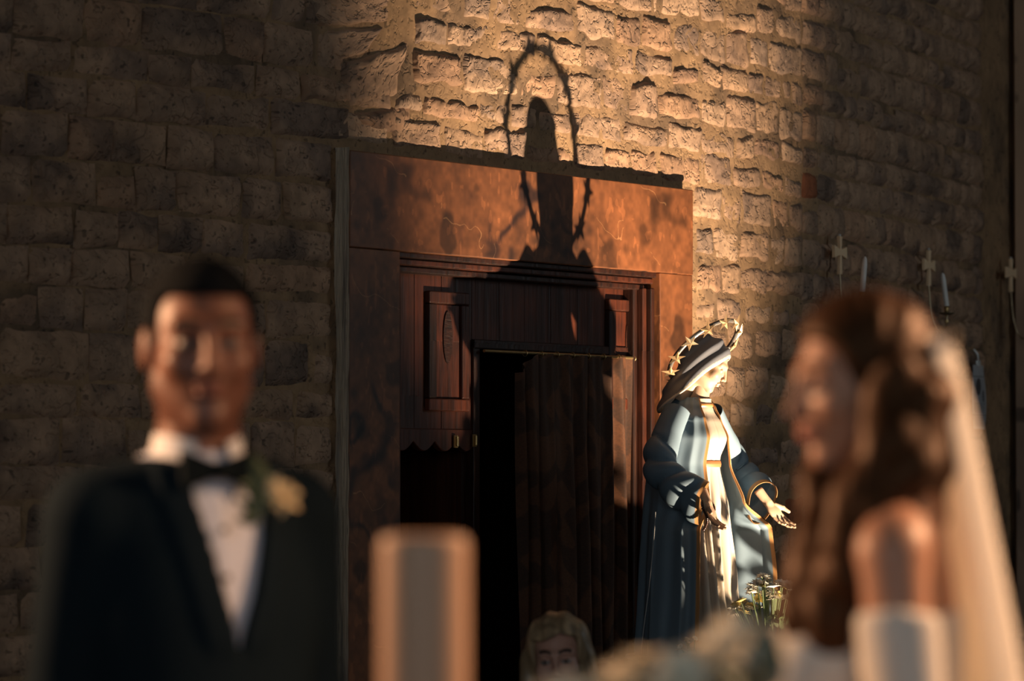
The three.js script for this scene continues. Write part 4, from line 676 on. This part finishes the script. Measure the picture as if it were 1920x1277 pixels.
  for (const s of [-1, 1]) part('shoe', sdfMesh((x, y, z) => smax(smin(cap(x, y, z, 0.105 * s, 0.05, -0.03, 0.118 * s, 0.035, 0.13, 0.045, 0.036), cap(x, y, z, 0.105 * s, 0.09, -0.03, 0.105 * s, 0.05, -0.02, 0.042, 0.045), 0.03), -y, 0.005), [0.105 * s - 0.09, -0.01, -0.12], [0.105 * s + 0.09, 0.16, 0.2], 0.009, () => [0.01, 0.01, 0.01]), std({ vertexColors: true, roughness: 0.25 }), g);
  // buttonhole
  seed = 31; const bp = at(533, 935, 5.745), rose = petalHead(0.026, [[5, 1.15, 1], [5, 0.8, 0.95], [5, 0.45, 0.85], [4, 0.15, 0.75]], 0.5), b = thing('buttonhole', 'cream rose buttonhole with a sprig of green on the dark lapel', 'flower', bp.toArray(), 0);
  const r = part('rose', rose, std({ color: lin(0.72, 0.55, 0.30), roughness: 0.7 }), b); r.rotation.set(1.2, 0, -0.3); r.scale.setScalar(1.15); const r2 = part('rose', rose, std({ color: lin(0.74, 0.60, 0.36), roughness: 0.7 }), b); r2.position.set(-0.012, 0.018, 0.004); r2.rotation.set(1.0, 0.6, 0.4); r2.scale.setScalar(0.8);
  const sp = leafGeo(0.05, 0.012, 0.2); for (let i = 0; i < 9; i++) { const m = part('leaf', sp, std({ color: lin(0.10, 0.13, 0.07), roughness: 0.7 }), b); m.position.set(-0.028 + rr(-0.008, 0.008), -0.03 + i * 0.007, -0.006); m.rotation.set(0.2, rr(-0.5, 0.5), rr(0.1, 1.5)); }
}
{ // bride
  const TH = -80, g = thing('person', 'woman in profile in an off-shoulder white gown with long veil and wavy brown hair', 'person', [0.468, 0, -4.98], TH * Math.PI / 180);
  const SK = [0.46, 0.225, 0.14], S = 0.88, hm = headMatrix(0, 1.622, 0.022, 10, 6, 0, S), hf = headField({ fem: true });
  const fc = faceColor(SK, [0.42, 0.13, 0.10], [0.05, 0.03, 0.02], { lids: 0.005, white: [0.4, 0.36, 0.33], iris: [0.03, 0.02, 0.015] });
  const torso = (x, y, z, r) => { let d = ell(x, y, z, 0, 1.31, -0.01, 0.135 + r, 0.20, 0.095 + r); d = smin(d, ell(x, y, z, 0, 1.10, 0, 0.118 + r, 0.2, 0.085 + r), 0.07); d = smin(d, cap(Math.abs(x), y, x < 0 ? z + 0.06 * sst(0, -0.1, x) : z, 0.02, 1.455, -0.025, 0.13, 1.425, 0.008, 0.042 + r, 0.042 + r), 0.05); return smin(d, ell(Math.abs(x), y, z, 0.06, 1.245, 0.095, 0.055 + r, 0.06 + r, 0.06 + r), 0.03); };
  const arms = (x, y, z, r) => { const ax = Math.abs(x); if (x < 0) z += 0.06 * sst(0.0, -0.1, x); return smin(cap(ax, y, z, 0.150, 1.405, 0.018, 0.178, 1.13, 0.0, 0.045 + r, 0.036 + r), cap(ax, y, z, 0.178, 1.13, 0.0, 0.15, 0.98, 0.17, 0.034 + r, 0.024 + r), 0.03); };
  const legs = (x, y, z, r) => { const ax = Math.abs(x); return smin(ell(x, y, z, 0, 0.92, 0, 0.15 + r, 0.14, 0.11 + r), cap(ax, y, z, 0.08, 0.85, 0, 0.08, 0.05, 0, 0.07 + r, 0.035 + r), 0.05); };
  const body = sdfMesh((x, y, z) => { let d = smin(torso(x, y, z, 0), arms(x, y, z, 0), 0.03); d = smin(d, legs(x, y, z, 0), 0.04); return smin(d, cap(x, y, z, 0, 1.43, -0.02, 0, 1.56, 0.002, 0.046, 0.043), 0.04); }, [-0.27, 0.0, -0.16], [0.27, 1.62, 0.24], 0.012, () => SK);
  const head = sdfMesh(hf, [-0.11, -0.215, -0.125], [0.11, 0.135, 0.14], 0.004, fc).applyMatrix4(hm);
  part('body', joinColored([body, head, handAt([0.15, 0.975, 0.165], [-0.3, -0.3, 1], [-1, 0, 0], 0.4, 0.85, SK, false), handAt([-0.15, 0.975, 0.165], [0.3, -0.3, 1], [1, 0, 0], 0.4, 0.85, SK, true)]), skinMat, g);
  const HAIR = [0.058, 0.024, 0.011];
  const hair = sdfMesh((x, y, z) => {
    const ax = Math.abs(x); let d = ell(x, y, z, 0, 0.044, -0.020, 0.093, 0.100, 0.106);
    d = smin(d, ell(x, y, z, 0, -0.03, -0.055, 0.082, 0.10, 0.055), 0.04); d = smin(d, ell(x, y, z, 0, 0.02, -0.108, 0.045, 0.035, 0.028), 0.02);
    d += 0.0022 * Math.sin((y * 70 + z * 40) + 6 * Math.sin(z * 22)) * sst(0.03, -0.03, z) + 0.002 * fbm(x * 50, y * 50, z * 50, 2);
    const keep = smin(0.078 - y - 0.1 * (z - 0.05), z - 0.035 - 0.35 * Math.max(0, y) + 0.3 * Math.max(0, -y), 0.02); d = smax(d, keep, 0.012);
    return smax(d, -(hf(x, y, z) - 0.001), 0.003);
  }, [-0.13, -0.16, -0.18], [0.13, 0.17, 0.12], 0.0045, (x, y, z) => streak(HAIR, x, y, z, 45)).applyMatrix4(hm);
  const locks = [];
  const lock = (pts, r0, r1, k) => locks.push(sdfMesh((x, y, z) => { let d = 1; for (let i = 0; i < pts.length - 1; i++) d = smin(d, cap(x, y, z, ...pts[i], ...pts[i + 1], lerp(r0, r1, i / (pts.length - 1)), lerp(r0, r1, (i + 1) / (pts.length - 1))), 0.02); return d + 0.004 * Math.sin(y * 55 + x * 60 + k) + 0.003 * fbm(x * 70, y * 12, z * 70, 2); }, [Math.min(...pts.map((p) => p[0])) - 0.07, Math.min(...pts.map((p) => p[1])) - 0.07, Math.min(...pts.map((p) => p[2])) - 0.07], [Math.max(...pts.map((p) => p[0])) + 0.07, Math.max(...pts.map((p) => p[1])) + 0.07, Math.max(...pts.map((p) => p[2])) + 0.07], 0.006, (x, y, z) => streak(HAIR, x, y, z, 70)));
  lock([[0.075, 1.63, -0.01], [0.088, 1.55, 0.0], [0.095, 1.48, 0.038], [0.095, 1.41, 0.060], [0.095, 1.34, 0.078], [0.095, 1.30, 0.085]], 0.040, 0.034, 0);
  lock([[0.082, 1.60, -0.04], [0.098, 1.52, -0.02], [0.108, 1.45, 0.035], [0.108, 1.38, 0.062], [0.105, 1.31, 0.08]], 0.036, 0.030, 2);
  lock([[-0.08, 1.62, 0.0], [-0.085, 1.53, 0.02], [-0.06, 1.45, 0.03], [-0.04, 1.36, 0.06], [-0.03, 1.31, 0.07]], 0.036, 0.022, 4);
  lock([[-0.05, 1.58, 0.0], [-0.01, 1.49, 0.055], [0.035, 1.41, 0.08], [0.05, 1.33, 0.095], [0.05, 1.29, 0.10]], 0.04, 0.036, 3);
  lock([[0.0, 1.60, -0.07], [0.01, 1.53, -0.06], [0.0, 1.46, -0.065]], 0.05, 0.035, 1);
  lock([[0.06, 1.60, -0.05], [0.075, 1.53, -0.035], [0.085, 1.47, 0.0]], 0.045, 0.03, 5);
  part('hair', joinColored([hair, ...locks]), new THREE.MeshPhysicalMaterial({ vertexColors: true, roughness: 0.5, specularIntensity: 0.6, specularColor: new THREE.Color(0.9, 0.5, 0.28) }), g, 'long wavy brown hair pinned half up');
  const GOWN = [0.74, 0.69, 0.63];
  const gown = (x, y, z) => { let d = torso(x, y, z, 0.010); d = smin(d, arms(x, y, z, 0.012) + (y < 1.20 ? (1.20 - y) * 1.2 : 0), 0.03); const t = clamp((1.02 - y) / 1.0, 0, 1); d = smin(d, Math.max((hyp(x, z + 0.05 * t) - (0.14 + 0.30 * Math.pow(t, 0.8)) - 0.012 * t * Math.sin(Math.atan2(z, x) * 14)) * 0.85, y - 1.02), 0.06); return smax(smax(d, y - 1.338 + 0.32 * Math.max(0, z - 0.03) - 0.006 * Math.sin(z * 30), 0.01), 0.005 - y, 0.01); };
  part('gown', sdfMesh(gown, [-0.50, -0.01, -0.56], [0.50, 1.38, 0.48], 0.011, () => GOWN), clothMat, g, 'off-shoulder white gown');
  const tulle = new THREE.MeshPhysicalMaterial({ color: lin(0.95, 0.89, 0.80), roughness: 0.9, transmission: 0.2, thickness: 0, side: THREE.DoubleSide });
  part('veil', patch(60, 70, (u, v) => { const y = lerp(1.685, 0.03, Math.pow(v, 1.0)), a = (u - 0.5) * 2, w = lerp(0.055, 0.36, Math.pow(v, 0.75)), back = lerp(-0.098, -0.38, Math.pow(v, 1.0)) - 0.006 * sst(0, 0.08, v); return V(a * w + 0.012 * Math.sin(a * 13) * v, y, back + a * a * lerp(0.035, 0.16, v) + (0.008 + 0.022 * v) * Math.sin(a * 16 + v * 2)); }), tulle, g, 'sheer ivory veil');
  part('hair_comb', patch(24, 6, (u, v) => { const a = (u - 0.5) * 2.4; return V(Math.sin(a) * 0.07, 1.675 + v * 0.016, -0.085 - Math.cos(a) * 0.018); }), std({ color: lin(0.6, 0.5, 0.35), metalness: 0.6, roughness: 0.35 }), g);
}
{ // seated guest in front of the confessional
  const hp = at(1047, 1238, 10.7), g = thing('person', 'fair haired woman seated low before the confessional, only her head showing', 'person', [hp.x, 0, hp.z], 0);
  const SK = [0.60, 0.34, 0.26], S = 0.93, hm = headMatrix(0, hp.y, 0.0, -6, 4, 4, S), hf = headField({ fem: true }), top = hp.y, sy = top - 0.21;
  const fc = faceColor(SK, [0.30, 0.10, 0.09], [0.05, 0.03, 0.025], { lids: 0.0055, white: [0.35, 0.3, 0.28] });
  const head = sdfMesh(hf, [-0.11, -0.215, -0.125], [0.11, 0.135, 0.14], 0.0038, fc).applyMatrix4(hm);
  const torso = (x, y, z, r) => { let d = ell(x, y, z, 0, sy - 0.2, -0.01, 0.15 + r, 0.22, 0.105 + r); d = smin(d, cap(Math.abs(x), y, z, 0.02, sy + 0.0, -0.02, 0.15, sy - 0.04, -0.015, 0.045 + r, 0.045 + r), 0.05); return d; };
  const limbs = (x, y, z, r) => { const ax = Math.abs(x); let d = cap(ax, y, z, 0.17, sy - 0.06, 0, 0.2, sy - 0.32, 0.03, 0.045 + r, 0.038 + r); d = smin(d, cap(ax, y, z, 0.2, sy - 0.32, 0.03, 0.06, sy - 0.36, 0.22, 0.038 + r, 0.026 + r), 0.03); d = smin(d, cap(ax, y, z, 0.09, sy - 0.44, 0.0, 0.1, sy - 0.42, 0.38, 0.08 + r, 0.055 + r), 0.05); return smin(d, cap(ax, y, z, 0.1, sy - 0.42, 0.38, 0.1, 0.05, 0.42, 0.052 + r, 0.035 + r), 0.03); };
  part('body', joinColored([sdfMesh((x, y, z) => smin(smin(torso(x, y, z, 0), limbs(x, y, z, 0), 0.03), cap(x, y, z, 0, sy - 0.02, -0.02, 0, sy + 0.12, 0, 0.047, 0.044), 0.04), [-0.28, 0.0, -0.18], [0.28, sy + 0.16, 0.52], 0.014, () => SK), head]), skinMat, g);
  part('dress', sdfMesh((x, y, z) => smax(smin(torso(x, y, z, 0.012), limbs(x, y, z, 0.012), 0.04), y - sy - 0.02, 0.02), [-0.32, 0.0, -0.22], [0.32, sy + 0.06, 0.54], 0.016, () => [0.10, 0.03, 0.03]), clothMat, g, 'dark red dress');
  const HAIR = [0.66, 0.46, 0.27];
  part('hair', sdfMesh((x, y, z) => {
    const ax = Math.abs(x - 0.0); let d = ell(x, y, z, 0, 0.046, -0.02, 0.098, 0.098, 0.112); d = smin(d, cap(ax, y, z, 0.082, 0.0, -0.01, 0.094, -0.10, 0.012, 0.03, 0.028), 0.04); d = smin(d, ell(x, y, z, 0, -0.06, -0.06, 0.1, 0.085, 0.07), 0.04);
    d += 0.003 * Math.sin(x * 120 + 8 * y) + 0.003 * fbm(x * 60, y * 12, z * 60, 2);
    const part_ = 0.058 + 0.9 * Math.max(0, 0.055 - Math.abs(x - 0.015)) * 0.55, keep = smin(part_ - y + 0.15 * Math.abs(x), z - 0.052 + 0.35 * Math.max(0, 0.075 - ax) * 2, 0.015); d = smax(d, keep, 0.01);
    return smax(d, -(hf(x, y, z) - 0.001), 0.003);
  }, [-0.15, -0.18, -0.16], [0.15, 0.17, 0.13], 0.0042, (x, y, z) => { const c = streak(HAIR, x, y, z, 70), n = 0.55 + 0.65 * sst(-0.25, 0.35, fbm(x * 45 + 3, y * 6, z * 45, 2)); return [c[0] * n, c[1] * n, c[2] * n]; }).applyMatrix4(hm), std({ vertexColors: true, roughness: 0.4 }), g, 'shoulder length fair hair');
  const pew = thing('low_bench', 'low dark bench under the seated fair haired woman', 'bench', [hp.x, 0, hp.z - 0.02]);
  part('seat', box(1.2, 0.04, 0.34, 0, sy - 0.555, -0.02, 0.008), woodBlack, pew); for (const s of [-1, 1]) part('leg', box(0.05, sy - 0.575, 0.3, s * 0.52, (sy - 0.575) / 2, -0.02), woodBlack, pew);
}
// ------------------------------------------------------------------ foreground: altar, its big candle and the flowers on it; a pew beyond
{
  const al = thing('altar', 'stone altar slab bearing the pillar candle and flowers', 'altar', [0, 0, -4.36]);
  part('mensa', box(2.0, 0.08, 0.5, 0, 0.96, 0, 0.01), std({ color: lin(0.30, 0.28, 0.25), map: stoneMap, roughness: 0.7 }), al);
  for (const s of [-1, 1]) part('support', box(0.22, 0.92, 0.3, s * 0.13 - 0.12, 0.46, 0, 0.01), std({ color: lin(0.26, 0.24, 0.22), map: stoneMap, roughness: 0.8 }), al);
  const cp = at(795, 1003, 4.4), c = thing('pillar_candle', 'thick cream pillar candle standing on the altar between the couple', 'candle', [cp.x, 1.0, cp.z]);
  const top = cp.y - 1.0, r = 0.0505;
  part('wax', lathe([[0, 0.025], [r, 0.025], [r, top - 0.010], [r - 0.003, top - 0.003], [r - 0.010, top], [r - 0.018, top - 0.004], [r - 0.03, top - 0.016], [0, top - 0.020]], 48), std({ color: lin(0.58, 0.35, 0.23), roughness: 0.5 }), c);
  part('wick', tube([V(0, top - 0.02, 0), V(0.001, top - 0.01, 0), V(0.003, top, 0)], 0.0015, 6, 5), std({ color: 0x1a1512 }), c);
  part('holder', lathe([[0, 0.0], [0.075, 0.0], [0.078, 0.008], [0.06, 0.016], [0.058, 0.03], [0.052, 0.03], [0.05, 0.025], [0, 0.025]], 40), brass, c);
  // flowers
  seed = 555; const fp = at(1235, 1300, 4.42), big = [0, 1, 2].map(() => petalHead(0.05, [[9, 1.35, 1], [9, 1.05, 1], [8, 0.75, 0.95], [7, 0.45, 0.85], [5, 0.15, 0.7]], 0.45));
  const cream = std({ color: lin(0.80, 0.74, 0.60), roughness: 0.75 }), greyGreen = std({ color: lin(0.16, 0.19, 0.15), roughness: 0.7 });
  const spots = [[1385, 1205, 4.42, 0.95], [1345, 1235, 4.38, 0.85], [1210, 1262, 4.40, 1.0], [1165, 1292, 4.44, 0.8], [1275, 1270, 4.36, 0.8], [1060, 1330, 4.40, 0.95], [1110, 1335, 4.42, 0.85], [1425, 1220, 4.46, 0.75], [1310, 1295, 4.40, 1.0]];
  const g = thing('altar_flowers', 'loose arrangement of large cream blooms in a bowl on the altar', 'flowers', [fp.x, 1.0, fp.z]);
  spots.forEach(([px, py, d, s], i) => { const p = at(px, py, d).sub(V(fp.x, 1.0, fp.z)), m = part('bloom', big[i % 3], cream, g); m.position.copy(p); m.rotation.set(rr(0.2, 1.1), rr(0, 6), rr(-0.4, 0.4)); m.scale.setScalar(s); part('stem', tube([p, V(p.x * 0.6, p.y * 0.6, p.z * 0.6), V(p.x * 0.15, 0.05, 0)], 0.003, 8, 5), stemMat, g); });
  const lg = leafGeo(0.10, 0.03, 0.3); for (let i = 0; i < 22; i++) { const q = spots[i % spots.length], p = at(q[0] + rr(-60, 60), q[1] + rr(70, 150), q[2]).sub(V(fp.x, 1.0, fp.z)), m = part('leaf', lg, greyGreen, g); m.position.copy(p); m.rotation.set(rr(-0.6, 0.9), rr(0, 6), rr(-1, 1)); }
  part('bowl', lathe([[0, 0], [0.07, 0], [0.06, 0.02], [0.11, 0.09], [0.12, 0.12], [0.11, 0.115], [0, 0.08]], 32), std({ color: lin(0.4, 0.38, 0.34), roughness: 0.4 }), g);
  const pp = at(1850, 1192, 9.5), pw = thing('pew', 'dark wooden pew back behind the bride', 'pew', [pp.x, 0, pp.z]);
  part('back_rail', box(1.6, 0.05, 0.05, 0.8, pp.y - 0.025, 0, 0.008), woodDark, pw); part('back_panel', box(1.5, 0.5, 0.025, 0.8, pp.y - 0.29, 0), woodBlack, pw); part('seat', box(1.5, 0.04, 0.4, 0.8, 0.45, 0.2, 0.008), woodBlack, pw);
  for (const x of [0.02, 1.56]) part('pew_end', box(0.05, pp.y - 0.05, 0.45, x, (pp.y - 0.05) / 2, 0.18, 0.008), woodBlack, pw);
}
renderer.render(scene, camera);
